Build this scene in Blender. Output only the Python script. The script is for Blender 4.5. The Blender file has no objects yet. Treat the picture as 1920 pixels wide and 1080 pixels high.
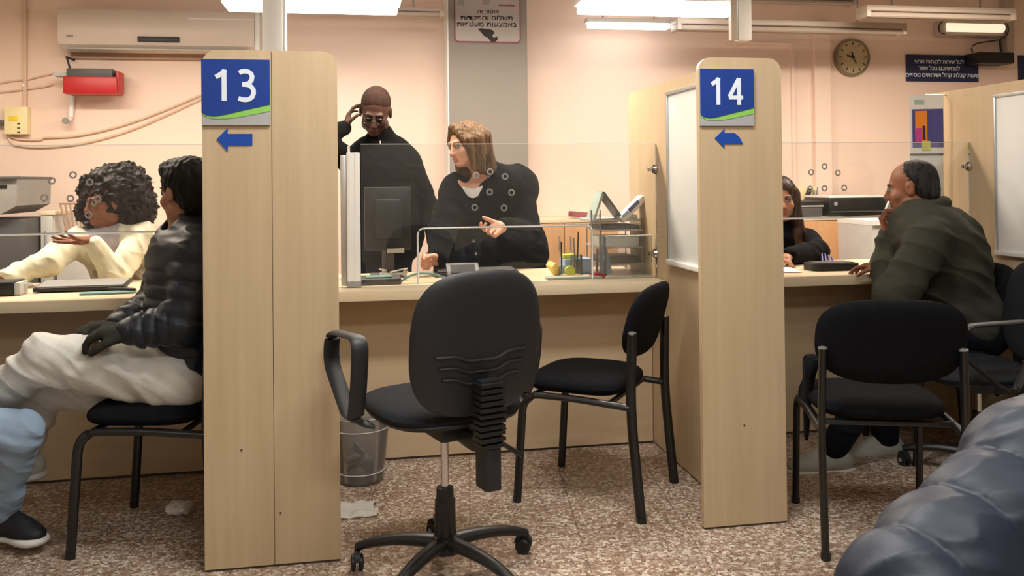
import bpy, bmesh, math, random
import numpy as np
from mathutils import Vector, Matrix

random.seed(7)
np.random.seed(7)
scene = bpy.context.scene
COL = scene.collection
PI = math.pi

# ---------------------------------------------------------------- camera
CAM_H, FPX, CX, CY = 1.3, 1600.0, 960.0, 319.0
YAW, PITCH, ROLL = math.atan(280 / 1600.0), 0.0117, 0.0105
cam_data = bpy.data.cameras.new('camera')
cam_data.sensor_width = 36.0
cam_data.lens = 36.0 * FPX / 1920.0
cam_data.shift_y = -(540.0 - CY) / 1920.0
cam_data.clip_start = 0.05
cam = bpy.data.objects.new('camera', cam_data)
COL.objects.link(cam)
cam.location = (0, 0, CAM_H)
cam.matrix_world = (Matrix.Translation((0, 0, CAM_H)) @ Matrix.Rotation(-YAW, 4, 'Z')
                    @ Matrix.Rotation(PI / 2 + PITCH, 4, 'X') @ Matrix.Rotation(-ROLL, 4, 'Z'))
scene.camera = cam

# ---------------------------------------------------------------- world, colour management
world = bpy.data.worlds.new('world')
scene.world = world
world.use_nodes = True
world.node_tree.nodes['Background'].inputs[0].default_value = (0.9, 0.93, 1.0, 1)
world.node_tree.nodes['Background'].inputs[1].default_value = 0.12
scene.view_settings.view_transform = 'Standard'
scene.view_settings.look = 'None'
scene.view_settings.gamma = 1.0
scene.view_settings.exposure = 0.62
scene.view_settings.use_curve_mapping = False


def area_light(name, loc, sx, sy, power, color, rot=(0, 0, 0)):
    d = bpy.data.lights.new(name, 'AREA')
    d.shape = 'RECTANGLE'
    d.size, d.size_y = sx, sy
    d.energy = power
    d.color = color
    o = bpy.data.objects.new(name, d)
    o.location = loc
    o.rotation_euler = rot
    COL.objects.link(o)
    return o


COOL = (0.93, 0.97, 1.0)
WARM = (1.0, 0.85, 0.69)
NEUT = (1.0, 0.97, 0.92)
# ceiling luminaires over the waiting side
area_light('ceiling_lamp', (-1.7, 1.6, 2.86), 1.2, 0.3, 4, NEUT)
area_light('ceiling_lamp', (0.80, 0.4, 2.86), 1.2, 0.4, 27, NEUT)
area_light('ceiling_lamp', (2.5, 1.6, 2.86), 1.2, 0.3, 5, NEUT)
area_light('ceiling_lamp', (0.50, 2.25, 2.86), 1.2, 0.3, 36, NEUT)
area_light('ceiling_lamp', (0.6, -1.8, 2.86), 1.2, 0.4, 10, NEUT)
# ceiling luminaires over the staff side, warm tubes near the rear wall
area_light('ceiling_lamp', (-1.8, 4.65, 2.48), 1.4, 0.3, 44, WARM)
area_light('ceiling_lamp', (0.7, 4.65, 2.48), 1.4, 0.3, 47, WARM)
area_light('ceiling_lamp', (3.6, 4.65, 2.48), 1.4, 0.3, 47, WARM)


def at(px, py, Y):
    """world point on the vertical plane at depth Y behind a photo pixel (measured off-line)"""
    u = (px - CX) / FPX
    v = -(py - CY) / FPX
    c, s = math.cos(ROLL), math.sin(ROLL)
    xr, yr = c * u + s * v, -s * u + c * v
    d = Vector((xr, math.cos(PITCH) - yr * math.sin(PITCH), math.sin(PITCH) + yr * math.cos(PITCH)))
    cy, sy = math.cos(YAW), math.sin(YAW)
    w = Vector((d.x * cy + d.y * sy, -d.x * sy + d.y * cy, d.z))
    return Vector((0, 0, CAM_H)) + w * (Y / w.y)


# ---------------------------------------------------------------- materials
def lin(h):
    h = h.lstrip('#')
    out = []
    for i in (0, 2, 4):
        c = int(h[i:i + 2], 16) / 255
        out.append(c / 12.92 if c <= 0.04045 else ((c + 0.055) / 1.055) ** 2.4)
    return tuple(out) + (1.0,)


class NT:
    def __init__(self, name):
        self.m = bpy.data.materials.new(name)
        self.m.use_nodes = True
        self.t = self.m.node_tree
        self.b = self.t.nodes['Principled BSDF']
        self.out = self.t.nodes['Material Output']

    def n(self, kind, **kw):
        x = self.t.nodes.new(kind)
        for k, v in kw.items():
            if k.startswith('i_'):
                x.inputs[k[2:].replace('_', ' ')].default_value = v
            else:
                setattr(x, k, v)
        return x

    def l(self, a, b):
        self.t.links.new(a, b)

    def coords(self, scale=(1, 1, 1), kind='Object'):
        tc = self.n('ShaderNodeTexCoord')
        mp = self.n('ShaderNodeMapping')
        mp.inputs['Scale'].default_value = scale
        self.l(tc.outputs[kind], mp.inputs['Vector'])
        return mp.outputs[0]

    def ramp(self, fac, stops):
        r = self.n('ShaderNodeValToRGB')
        el = r.color_ramp.elements
        while len(el) < len(stops):
            el.new(0.5)
        for e, (p, c) in zip(el, stops):
            e.position = p
            e.color = c
        self.l(fac, r.inputs[0])
        return r.outputs[0]

    def bump(self, h, strength=0.2, dist=0.01):
        b = self.n('ShaderNodeBump')
        b.inputs['Strength'].default_value = strength
        b.inputs['Distance'].default_value = dist
        self.l(h, b.inputs['Height'])
        self.l(b.outputs[0], self.b.inputs['Normal'])


def mul(c, f):
    return (c[0] * f, c[1] * f, c[2] * f, 1)


def simple(name, hexc, rough=0.5, metal=0.0, var=0.06, scale=8.0, bump=0.0, spec=0.5, coat=0.0, bscale=None):
    k = NT(name)
    c = lin(hexc)
    v = k.coords()
    nz = k.n('ShaderNodeTexNoise')
    nz.inputs['Scale'].default_value = scale
    nz.inputs['Detail'].default_value = 4
    k.l(v, nz.inputs['Vector'])
    col = k.ramp(nz.outputs['Fac'], [(0.3, mul(c, 1 - var)), (0.7, mul(c, 1 + var))])
    k.l(col, k.b.inputs['Base Color'])
    k.b.inputs['Roughness'].default_value = rough
    k.b.inputs['Metallic'].default_value = metal
    k.b.inputs['Specular IOR Level'].default_value = spec
    k.b.inputs['Coat Weight'].default_value = coat
    if bump:
        n2 = k.n('ShaderNodeTexNoise')
        n2.inputs['Scale'].default_value = bscale or scale * 6
        n2.inputs['Detail'].default_value = 5
        k.l(v, n2.inputs['Vector'])
        k.bump(n2.outputs['Fac'], bump)
    return k.m


def wood(name, hexa, hexb, scale=(28, 28, 1.2), rough=0.42):
    k = NT(name)
    v = k.coords(scale)
    nz = k.n('ShaderNodeTexNoise')
    nz.inputs['Scale'].default_value = 1.0
    nz.inputs['Detail'].default_value = 6
    nz.inputs['Roughness'].default_value = 0.6
    k.l(v, nz.inputs['Vector'])
    col = k.ramp(nz.outputs['Fac'], [(0.25, lin(hexa)), (0.75, lin(hexb))])
    k.l(col, k.b.inputs['Base Color'])
    k.b.inputs['Roughness'].default_value = rough
    k.b.inputs['Specular IOR Level'].default_value = 0.4
    k.bump(nz.outputs['Fac'], 0.04, 0.004)
    return k.m


def terrazzo():
    k = NT('terrazzo floor')
    v = k.coords()
    wn = k.n('ShaderNodeTexNoise')
    wn.inputs['Scale'].default_value = 30
    k.l(v, wn.inputs['Vector'])
    mixv = k.n('ShaderNodeMix', data_type='VECTOR')
    mixv.inputs[0].default_value = 0.02
    k.l(v, mixv.inputs[4])
    k.l(wn.outputs['Color'], mixv.inputs[5])
    vo = k.n('ShaderNodeTexVoronoi')
    vo.inputs['Scale'].default_value = 88
    vo.inputs['Randomness'].default_value = 1
    k.l(mixv.outputs[1], vo.inputs['Vector'])
    sep = k.n('ShaderNodeSeparateColor')
    k.l(vo.outputs['Color'], sep.inputs[0])
    col = k.ramp(sep.outputs[0], [(0.0, lin('6a5448')), (0.22, lin('8a7061')), (0.45, lin('a58c7a')),
                                  (0.66, lin('b7a08c')), (0.84, lin('e6dccc')), (1.0, lin('f6f0e4'))])
    # smaller chips
    v2 = k.n('ShaderNodeTexVoronoi')
    v2.inputs['Scale'].default_value = 190
    k.l(mixv.outputs[1], v2.inputs['Vector'])
    s2 = k.n('ShaderNodeSeparateColor')
    k.l(v2.outputs['Color'], s2.inputs[0])
    c2 = k.ramp(s2.outputs[1], [(0.0, lin('5c4a3e')), (0.5, lin('a58a76')), (1.0, lin('e8dfd0'))])
    mx = k.n('ShaderNodeMix', data_type='RGBA')
    mx.inputs[0].default_value = 0.38
    k.l(col, mx.inputs[6])
    k.l(c2, mx.inputs[7])
    # wear, large scale
    n3 = k.n('ShaderNodeTexNoise')
    n3.inputs['Scale'].default_value = 1.6
    n3.inputs['Detail'].default_value = 3
    k.l(v, n3.inputs['Vector'])
    w = k.ramp(n3.outputs['Fac'], [(0.3, lin('e2dbd6')), (0.7, lin('ffffff'))])
    m2 = k.n('ShaderNodeMix', data_type='RGBA', blend_type='MULTIPLY')
    m2.inputs[0].default_value = 1
    k.l(mx.outputs[2], m2.inputs[6])
    k.l(w, m2.inputs[7])
    # tile joints
    br = k.n('ShaderNodeTexBrick')
    br.offset = 0
    br.inputs['Scale'].default_value = 1
    br.inputs['Brick Width'].default_value = 0.4
    br.inputs['Row Height'].default_value = 0.4
    br.inputs['Mortar Size'].default_value = 0.003
    br.inputs['Color1'].default_value = (1, 1, 1, 1)
    br.inputs['Color2'].default_value = (1, 1, 1, 1)
    br.inputs['Mortar'].default_value = (0.55, 0.5, 0.46, 1)
    mpr = k.n('ShaderNodeMapping')
    mpr.inputs['Rotation'].default_value = (0, 0, 0.12)
    k.l(v, mpr.inputs['Vector'])
    k.l(mpr.outputs[0], br.inputs['Vector'])
    m3 = k.n('ShaderNodeMix', data_type='RGBA', blend_type='MULTIPLY')
    m3.inputs[0].default_value = 0.8
    k.l(m2.outputs[2], m3.inputs[6])
    k.l(br.outputs['Color'], m3.inputs[7])
    k.l(m3.outputs[2], k.b.inputs['Base Color'])
    k.b.inputs['Roughness'].default_value = 0.33
    return k.m


def glass(name='clear glass', tint=(0.93, 0.96, 0.95, 1), ior=1.5, haze=0.0):
    k = NT(name)
    tr = k.n('ShaderNodeBsdfTransparent')
    tr.inputs[0].default_value = tint
    gl = k.n('ShaderNodeBsdfGlossy')
    gl.inputs['Roughness'].default_value = 0.015
    fr = k.n('ShaderNodeFresnel')
    fr.inputs[0].default_value = ior
    mx = k.n('ShaderNodeMixShader')
    k.l(fr.outputs[0], mx.inputs[0])
    k.l(tr.outputs[0], mx.inputs[1])
    k.l(gl.outputs[0], mx.inputs[2])
    last = mx.outputs[0]
    if haze:
        df = k.n('ShaderNodeBsdfDiffuse')
        df.inputs[0].default_value = (0.75, 0.77, 0.78, 1)
        m2 = k.n('ShaderNodeMixShader')
        m2.inputs[0].default_value = haze
        k.l(last, m2.inputs[1])
        k.l(df.outputs[0], m2.inputs[2])
        last = m2.outputs[0]
    k.l(last, k.out.inputs[0])
    return k.m


def emit(name, color, strength):
    k = NT(name)
    k.b.inputs['Base Color'].default_value = (0.9, 0.9, 0.9, 1)
    k.b.inputs['Emission Color'].default_value = color
    k.b.inputs['Emission Strength'].default_value = strength
    return k.m


def tinted(name, rough, bump=0.15, bscale=180, spec=0.3, sheen=0.0, sss=0.0):
    """reads the colour stored on the mesh (skin, lips, cloth panels)"""
    k = NT(name)
    a = k.n('ShaderNodeAttribute', attribute_name='tint')
    v = k.coords()
    nz = k.n('ShaderNodeTexNoise')
    nz.inputs['Scale'].default_value = 14
    nz.inputs['Detail'].default_value = 4
    k.l(v, nz.inputs['Vector'])
    w = k.ramp(nz.outputs['Fac'], [(0.3, (0.9, 0.9, 0.9, 1)), (0.7, (1.08, 1.08, 1.08, 1))])
    mx = k.n('ShaderNodeMix', data_type='RGBA', blend_type='MULTIPLY')
    mx.inputs[0].default_value = 1
    k.l(a.outputs['Color'], mx.inputs[6])
    k.l(w, mx.inputs[7])
    k.l(mx.outputs[2], k.b.inputs['Base Color'])
    k.b.inputs['Roughness'].default_value = rough
    k.b.inputs['Specular IOR Level'].default_value = spec
    k.b.inputs['Sheen Weight'].default_value = sheen
    if sss:
        k.b.inputs['Subsurface Weight'].default_value = sss
        k.b.inputs['Subsurface Radius'].default_value = (0.01, 0.004, 0.002)
    n2 = k.n('ShaderNodeTexNoise')
    n2.inputs['Scale'].default_value = bscale
    n2.inputs['Detail'].default_value = 3
    k.l(v, n2.inputs['Vector'])
    k.bump(n2.outputs['Fac'], bump, 0.004)
    return k.m


def hair_mat(name, hexa, hexb, rough=0.45):
    k = NT(name)
    v = k.coords((70, 70, 12))
    nz = k.n('ShaderNodeTexNoise')
    nz.inputs['Scale'].default_value = 1.0
    nz.inputs['Detail'].default_value = 5
    k.l(v, nz.inputs['Vector'])
    k.l(k.ramp(nz.outputs['Fac'], [(0.35, lin(hexa)), (0.68, lin(hexb))]), k.b.inputs['Base Color'])
    k.b.inputs['Roughness'].default_value = rough
    k.b.inputs['Specular IOR Level'].default_value = 0.18
    k.bump(nz.outputs['Fac'], 0.35, 0.006)
    return k.m


def wall_paint():
    k = NT('peach wall paint')
    v = k.coords()
    nz = k.n('ShaderNodeTexNoise')
    nz.inputs['Scale'].default_value = 1.2
    nz.inputs['Detail'].default_value = 5
    k.l(v, nz.inputs['Vector'])
    k.l(k.ramp(nz.outputs['Fac'], [(0.3, lin('ebd0c0')), (0.7, lin('efd7c8'))]), k.b.inputs['Base Color'])
    k.b.inputs['Roughness'].default_value = 0.6
    n2 = k.n('ShaderNodeTexNoise')
    n2.inputs['Scale'].default_value = 120
    k.l(v, n2.inputs['Vector'])
    k.bump(n2.outputs['Fac'], 0.08, 0.003)
    return k.m


M = dict(
    wall=wall_paint(),
    wall2=simple('off white wall paint', 'd8d0c4', 0.7),
    ceil=simple('ceiling paint', 'd9d4cb', 0.8),
    pillar=simple('grey pillar paint', '878079', 0.6, var=0.03, scale=2),
    floor=terrazzo(),
    wood=wood('pale maple laminate', 'bca582', 'cab493'),
    wood2=wood('pale maple laminate side panel', 'bda685', 'c8b292'),  # side panel copy, nearly the same tone as the end boards
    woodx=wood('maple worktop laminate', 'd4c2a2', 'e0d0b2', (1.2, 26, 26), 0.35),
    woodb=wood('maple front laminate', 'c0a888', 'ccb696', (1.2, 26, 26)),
    woodc=wood('brown cabinet laminate', 'b98c62', 'c69a70', (20, 20, 1.2)),
    edge=simple('dark joint strip', '4c3e30', 0.7),
    black=simple('black plastic', '17181a', 0.42, var=0.1),
    blackm=simple('black painted steel', '101112', 0.3, var=0.1, spec=0.6),
    fabric=simple('black chair fabric', '151619', 0.95, var=0.15, scale=60, bump=0.3, bscale=500, spec=0.1),
    fabricg=simple('charcoal chair fabric', '26282c', 0.9, var=0.15, scale=60, bump=0.3, bscale=500, spec=0.15),
    shell=simple('black textured shell plastic', '1f2226', 0.5, var=0.08, bump=0.1, bscale=300),
    chrome=simple('chrome', 'cfcfcf', 0.15, 1.0, var=0.02),
    alu=simple('brushed aluminium', 'b9bcbd', 0.35, 0.75, var=0.04, scale=30),
    white=simple('white plastic', 'e4e4e0', 0.4, var=0.02),
    board=simple('whiteboard surface', 'dfe2e0', 0.25, var=0.015),
    paper=simple('white paper', 'ece9e2', 0.8, var=0.02),
    grey=simple('grey plastic', '8b8a88', 0.5),
    dgrey=simple('dark grey plastic', '4b4a4a', 0.5),
    lgrey=simple('light grey plastic', 'b9b7b2', 0.5),
    ac=simple('air conditioner plastic', 'd3c5bb', 0.35, var=0.01),
    red=simple('red plastic', 'b01218', 0.4),
    cream=simple('cream plastic', 'e8d9a8', 0.5),
    yellow=simple('yellow label', 'e0c830', 0.6),
    navy=simple('navy sign', '1d2348', 0.5, var=0.04),
    blue=simple('blue sign face', '1f3f8f', 0.35, var=0.03),
    arrow=simple('blue arrow vinyl', '1648a4', 0.4, var=0.03),
    green=simple('green sign swoosh', '8cc95f', 0.4, var=0.03),
    silver=simple('silver sign base', 'b3b6b8', 0.4, 0.2, var=0.03),
    digit=simple('pale blue white lettering', 'dfe9f4', 0.5, var=0.01),
    ink=simple('dark ink', '2c2624', 0.7),
    rose=simple('dark rose border', '8a4a52', 0.6),
    signbg=simple('grey white sign', 'a69c98', 0.4, var=0.03),
    clockf=simple('aged clock face', 'b7a684', 0.5, var=0.08),
    clockr=simple('clock rim', '8d8069', 0.4, 0.3),
    orange=simple('orange print', 'ee8a1e', 0.5),
    pink=simple('magenta print', 'c9388f', 0.5),
    violet=simple('violet blue print', '4b4788', 0.5),
    lblue=simple('pale blue card', '9db8d8', 0.6),
    lime=simple('lime plastic', 'c5c94a', 0.5),
    ylw=simple('pale yellow paper', 'e8cf7a', 0.7),
    teal=simple('teal plastic', '6f9490', 0.5),
    pale=simple('pale green grey plastic', 'a9bab4', 0.45),
    cable=simple('pale beige cable', 'd9bda6', 0.6),
    cabled=simple('beige brown cable', 'a98a74', 0.6),
    glass=glass('screen glass', (0.985, 0.99, 0.988, 1), haze=0.010),  # thin diffuse haze stands in for the lit room mirrored in the pane
    clear=glass('clear acrylic', (0.86, 0.88, 0.87, 1), 1.45, haze=0.10),
    bin=glass('smoky bin plastic', (0.78, 0.77, 0.75, 1), 1.45, haze=0.14),
    edgeg=simple('polished glass edge', 'eef3f1', 0.25, var=0.02),
    rim=simple('frosted hole rim', 'e6e6e2', 0.5),
    lamp=emit('lit tube diffuser', (1.0, 0.97, 0.92, 1), 7.0),
    lampw=emit('warm lit emergency lamp', (1.0, 0.86, 0.6, 1), 0.55),
    tube=simple('unlit tube fitting', 'b3a598', 0.4, var=0.03),
    skin=tinted('skin', 0.5, 0.05, 120, 0.35, sss=0.08),
    cloth=tinted('woven cloth', 0.92, 0.25, 320, 0.10, sheen=0.02),
    knit=tinted('ribbed knit', 0.95, 0.25, 160, 0.08, sheen=0.02),
    nylon=tinted('quilted nylon', 0.5, 0.12, 60, 0.4),
    shoe=tinted('shoe upper', 0.6, 0.1, 200, 0.3),
    lens=glass('spectacle lens', (0.8, 0.8, 0.8, 1)),
    screen=simple('dark screen', '0d1012', 0.7, var=0.02),
)


# ---------------------------------------------------------------- object helpers
def tag(o, label=None, cat=None, group=None, kind=None):
    if label: o['label'] = label
    if cat: o['category'] = cat
    if group: o['group'] = group
    if kind: o['kind'] = kind
    return o


def thing(name, loc, label, cat, rz=0, group=None):
    o = bpy.data.objects.new(name, None)
    o.empty_display_size = 0.1
    COL.objects.link(o)
    o.location = loc
    o.rotation_euler = (0, 0, rz)
    return tag(o, label, cat, group)


def root_matrix(o):
    m = Matrix.Identity(4)
    while o is not None:
        m = Matrix.Translation(o.location) @ o.rotation_euler.to_matrix().to_4x4() @ m
        o = o.parent
    return m


def link_mesh(name, me, mat, parent=None, local=False):
    if parent is not None and not local:
        me.transform(root_matrix(parent).inverted())
    for m in (mat if isinstance(mat, (list, tuple)) else [mat]):
        me.materials.append(m)
    o = bpy.data.objects.new(name, me)
    COL.objects.link(o)
    if parent is not None:
        o.parent = parent
    return o


def basis(d, up=(0, 0, 1)):
    d = Vector(d).normalized()
    a = Vector(up)
    if abs(d.dot(a)) > 0.97:
        a = Vector((1, 0, 0))
    s = d.cross(a).normalized()
    return d, s, s.cross(d).normalized()


class MB:
    def __init__(self):
        self.bm = bmesh.new()

    def box(self, c, s, rot=(0, 0, 0), bev=0.0, seg=2):
        b = bmesh.new()
        bmesh.ops.create_cube(b, size=1)
        for v in b.verts:
            v.co = Vector((v.co.x * s[0], v.co.y * s[1], v.co.z * s[2]))
        if bev:
            bmesh.ops.bevel(b, geom=b.edges[:], offset=bev, segments=seg, affect='EDGES', profile=0.6)
        m = Matrix.Translation(c)
        if hasattr(rot, 'to_4x4'):
            m = m @ rot.to_4x4()
        else:
            m = m @ (Matrix.Rotation(rot[2], 4, 'Z') @ Matrix.Rotation(rot[1], 4, 'Y') @ Matrix.Rotation(rot[0], 4, 'X'))
        b.transform(m)
        self.add(b)
        return self

    def bx(self, x0, x1, y0, y1, z0, z1, bev=0.0):
        return self.box(((x0 + x1) / 2, (y0 + y1) / 2, (z0 + z1) / 2), (abs(x1 - x0), abs(y1 - y0), abs(z1 - z0)), bev=bev)

    def add(self, b):
        me = bpy.data.meshes.new('t')
        b.to_mesh(me)
        b.free()
        self.bm.from_mesh(me)
        bpy.data.meshes.remove(me)

    def tube(self, pts, r, n=12, flat=1.0, up=(0, 0, 1), closed=False, cap=True):
        """sweep; r number or list; flat scales the section along `up`-ish axis"""
        pts = [Vector(p) for p in pts]
        N = len(pts)
        rs = r if isinstance(r, (list, tuple)) else [r] * N
        rings = []
        prev = None
        for i, p in enumerate(pts):
            if closed:
                d = pts[(i + 1) % N] - pts[i - 1]
            else:
                d = pts[min(i + 1, N - 1)] - pts[max(i - 1, 0)]
            d, s, u = basis(d, up if prev is None else prev)
            prev = u if abs(d.dot(Vector(up))) > 0.9 else Vector(up)
            ring = []
            for k in range(n):
                a = 2 * PI * k / n
                ring.append(self.bm.verts.new(p + s * math.cos(a) * rs[i] + u * math.sin(a) * rs[i] * flat))
            rings.append(ring)
        M_ = N if closed else N - 1
        for i in range(M_):
            a, b = rings[i], rings[(i + 1) % N]
            for k in range(n):
                self.bm.faces.new((a[k], a[(k + 1) % n], b[(k + 1) % n], b[k]))
        if cap and not closed:
            self.bm.faces.new(rings[0][::-1])
            self.bm.faces.new(rings[-1])
        return self

    def lathe(self, prof, c=(0, 0, 0), axis=(0, 0, 1), n=28):
        d, s, u = basis(axis)
        c = Vector(c)
        rings = []
        for (r, z) in prof:
            if r < 1e-5:
                rings.append([self.bm.verts.new(c + d * z)])
            else:
                rings.append([self.bm.verts.new(c + d * z + s * math.cos(2 * PI * k / n) * r + u * math.sin(2 * PI * k / n) * r)
                              for k in range(n)])
        for a, b in zip(rings, rings[1:]):
            for k in range(n):
                if len(a) == 1 and len(b) == 1:
                    continue
                if len(a) == 1:
                    self.bm.faces.new((a[0], b[(k + 1) % n], b[k]))
                elif len(b) == 1:
                    self.bm.faces.new((a[k], a[(k + 1) % n], b[0]))
                else:
                    self.bm.faces.new((a[k], a[(k + 1) % n], b[(k + 1) % n], b[k]))
        return self

    def prism(self, poly, org, ax, ay, th):
        """poly 2-D outline in plane (ax, ay) at org, thickness th along ax x ay"""
        ax, ay, org = Vector(ax), Vector(ay), Vector(org)
        nn = ax.cross(ay).normalized()
        a = [self.bm.verts.new(org + ax * p[0] + ay * p[1]) for p in poly]
        b = [self.bm.verts.new(org + ax * p[0] + ay * p[1] + nn * th) for p in poly]
        n = len(poly)
        self.bm.faces.new(a[::-1])
        self.bm.faces.new(b)
        for k in range(n):
            self.bm.faces.new((a[k], a[(k + 1) % n], b[(k + 1) % n], b[k]))
        return self

    def ribbon(self, pts, w, org, ax, ay, th):
        """flat stroke of width w following 2-D pts"""
        P = [Vector((p[0], p[1])) for p in pts]
        L, R = [], []
        for i, p in enumerate(P):
            d = (P[min(i + 1, len(P) - 1)] - P[max(i - 1, 0)]).normalized()
            nrm_ = Vector((-d.y, d.x)) * w / 2
            L.append(p + nrm_)
            R.append(p - nrm_)
        for i in range(len(P) - 1):
            q = [R[i], R[i + 1], L[i + 1], L[i]]
            self.prism([(v.x, v.y) for v in q], org, ax, ay, th)
        return self

    def pad(self, w, h, t, ex=4.0, mat=Matrix.Identity(4), curve=0.0, n=18, dome=0.0, curv2=0.0):
        """upholstered pad: superellipse outline in local XZ, thickness along Y"""
        def pt(u, v, side):
            r = max(abs(u), abs(v))
            if r < 1e-6:
                x = z = 0.0
            else:
                a, b = u / r, v / r
                L = (abs(a) ** ex + abs(b) ** ex) ** (1 / ex)
                x, z = u / L, v / L
            th = (max(0.0, 1 - r ** 6)) ** 0.5
            y = side * (t / 2 * th + dome * (1 - r * r) * (1 if side > 0 else 0))
            X, Z = x * w / 2, z * h / 2
            return mat @ Vector((X, y + curve * X * X + curv2 * Z * Z, Z))
        us = [math.sin(PI / 2 * (-1 + 2 * i / n)) for i in range(n + 1)]
        grids = []
        for side in (1, -1):
            grids.append([[pt(u, v, side) for v in us] for u in us])
        vm = {}
        def V(s, i, j):
            edge = i in (0, n) or j in (0, n)
            key = (0 if edge else s, i, j)
            if key not in vm:
                vm[key] = self.bm.verts.new(grids[s][i][j])
            return vm[key]
        for s in (0, 1):
            for i in range(n):
                for j in range(n):
                    q = (V(s, i, j), V(s, i + 1, j), V(s, i + 1, j + 1), V(s, i, j + 1))
                    if len(set(q)) == 4:
                        self.bm.faces.new(q if s == 1 else q[::-1])
        return self

    def build(self, name, mat, parent=None, local=False, smooth=True, ang=35):
        bmesh.ops.recalc_face_normals(self.bm, faces=self.bm.faces[:])
        me = bpy.data.meshes.new(name)
        self.bm.to_mesh(me)
        self.bm.free()
        if smooth:
            me.polygons.foreach_set('use_smooth', [True] * len(me.polygons))
            me.set_sharp_from_angle(angle=math.radians(ang))
        return link_mesh(name, me, mat, parent, local)


def bez(p0, p1, p2, p3, n=10):
    out = []
    p0, p1, p2, p3 = map(Vector, (p0, p1, p2, p3))
    for i in range(n + 1):
        t = i / n
        out.append(p0 * (1 - t) ** 3 + p1 * 3 * t * (1 - t) ** 2 + p2 * 3 * t * t * (1 - t) + p3 * t ** 3)
    return out


def rounded(pts, r, n=6):
    """polyline with filleted corners (3-D)"""
    pts = [Vector(p) for p in pts]
    out = [pts[0]]
    for a, b, c in zip(pts, pts[1:], pts[2:]):
        d1 = (a - b)
        d2 = (c - b)
        rr = min(r, d1.length * 0.49, d2.length * 0.49)
        s, e = b + d1.normalized() * rr, b + d2.normalized() * rr
        for i in range(n + 1):
            t = i / n
            out.append(s * (1 - t) ** 2 + b * 2 * t * (1 - t) + e * t * t)
    out.append(pts[-1])
    return out


def rrect(w, h, r=(0, 0, 0, 0), n=6):
    """outline from (0,0) to (w,h); radii for bottom-left, bottom-right, top-right, top-left"""
    out = []
    for (cx, cy, rr, a0) in ((0, 0, r[0], 180), (w, 0, r[1], 270), (w, h, r[2], 0), (0, h, r[3], 90)):
        if rr <= 0:
            out.append((cx, cy))
            continue
        ox = cx + rr if cx == 0 else cx - rr
        oy = cy + rr if cy == 0 else cy - rr
        for i in range(n + 1):
            a = math.radians(a0 + 90 * i / n)
            out.append((ox + rr * math.cos(a), oy + rr * math.sin(a)))
    return out


def struct(name, mb, mat):
    o = mb.build(name, mat, smooth=False)
    o['kind'] = 'structure'
    return o


def text_mesh(name, body, size, org, ax, ay, mat, parent, th=0.002, align='CENTER', xs=1.0):
    cu = bpy.data.curves.new(name, 'FONT')
    cu.body = body
    cu.size = size
    cu.extrude = th / 2
    cu.align_x = align
    cu.align_y = 'CENTER'
    cu.offset = size * 0.012
    o = bpy.data.objects.new(name, cu)
    COL.objects.link(o)
    dg = bpy.context.evaluated_depsgraph_get()
    me = bpy.data.meshes.new_from_object(o.evaluated_get(dg))
    bpy.data.objects.remove(o)
    bpy.data.curves.remove(cu)
    ax, ay = Vector(ax).normalized(), Vector(ay).normalized()
    az = ax.cross(ay)
    m = Matrix((ax, ay, az)).transposed().to_4x4()
    me.transform(Matrix.Translation(org) @ m @ Matrix.Diagonal((xs, 1, 1, 1)))
    me.materials.clear()
    return link_mesh(name, me, mat, parent)


# ---------------------------------------------------------------- figures: smooth-blended solids meshed by surface nets
def V3(*a):
    return np.array(a if len(a) == 3 else a[0], dtype=np.float32)


def unit(v):
    v = np.array(v, dtype=np.float64)
    return (v / max(1e-9, np.linalg.norm(v))).astype(np.float32)


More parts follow.
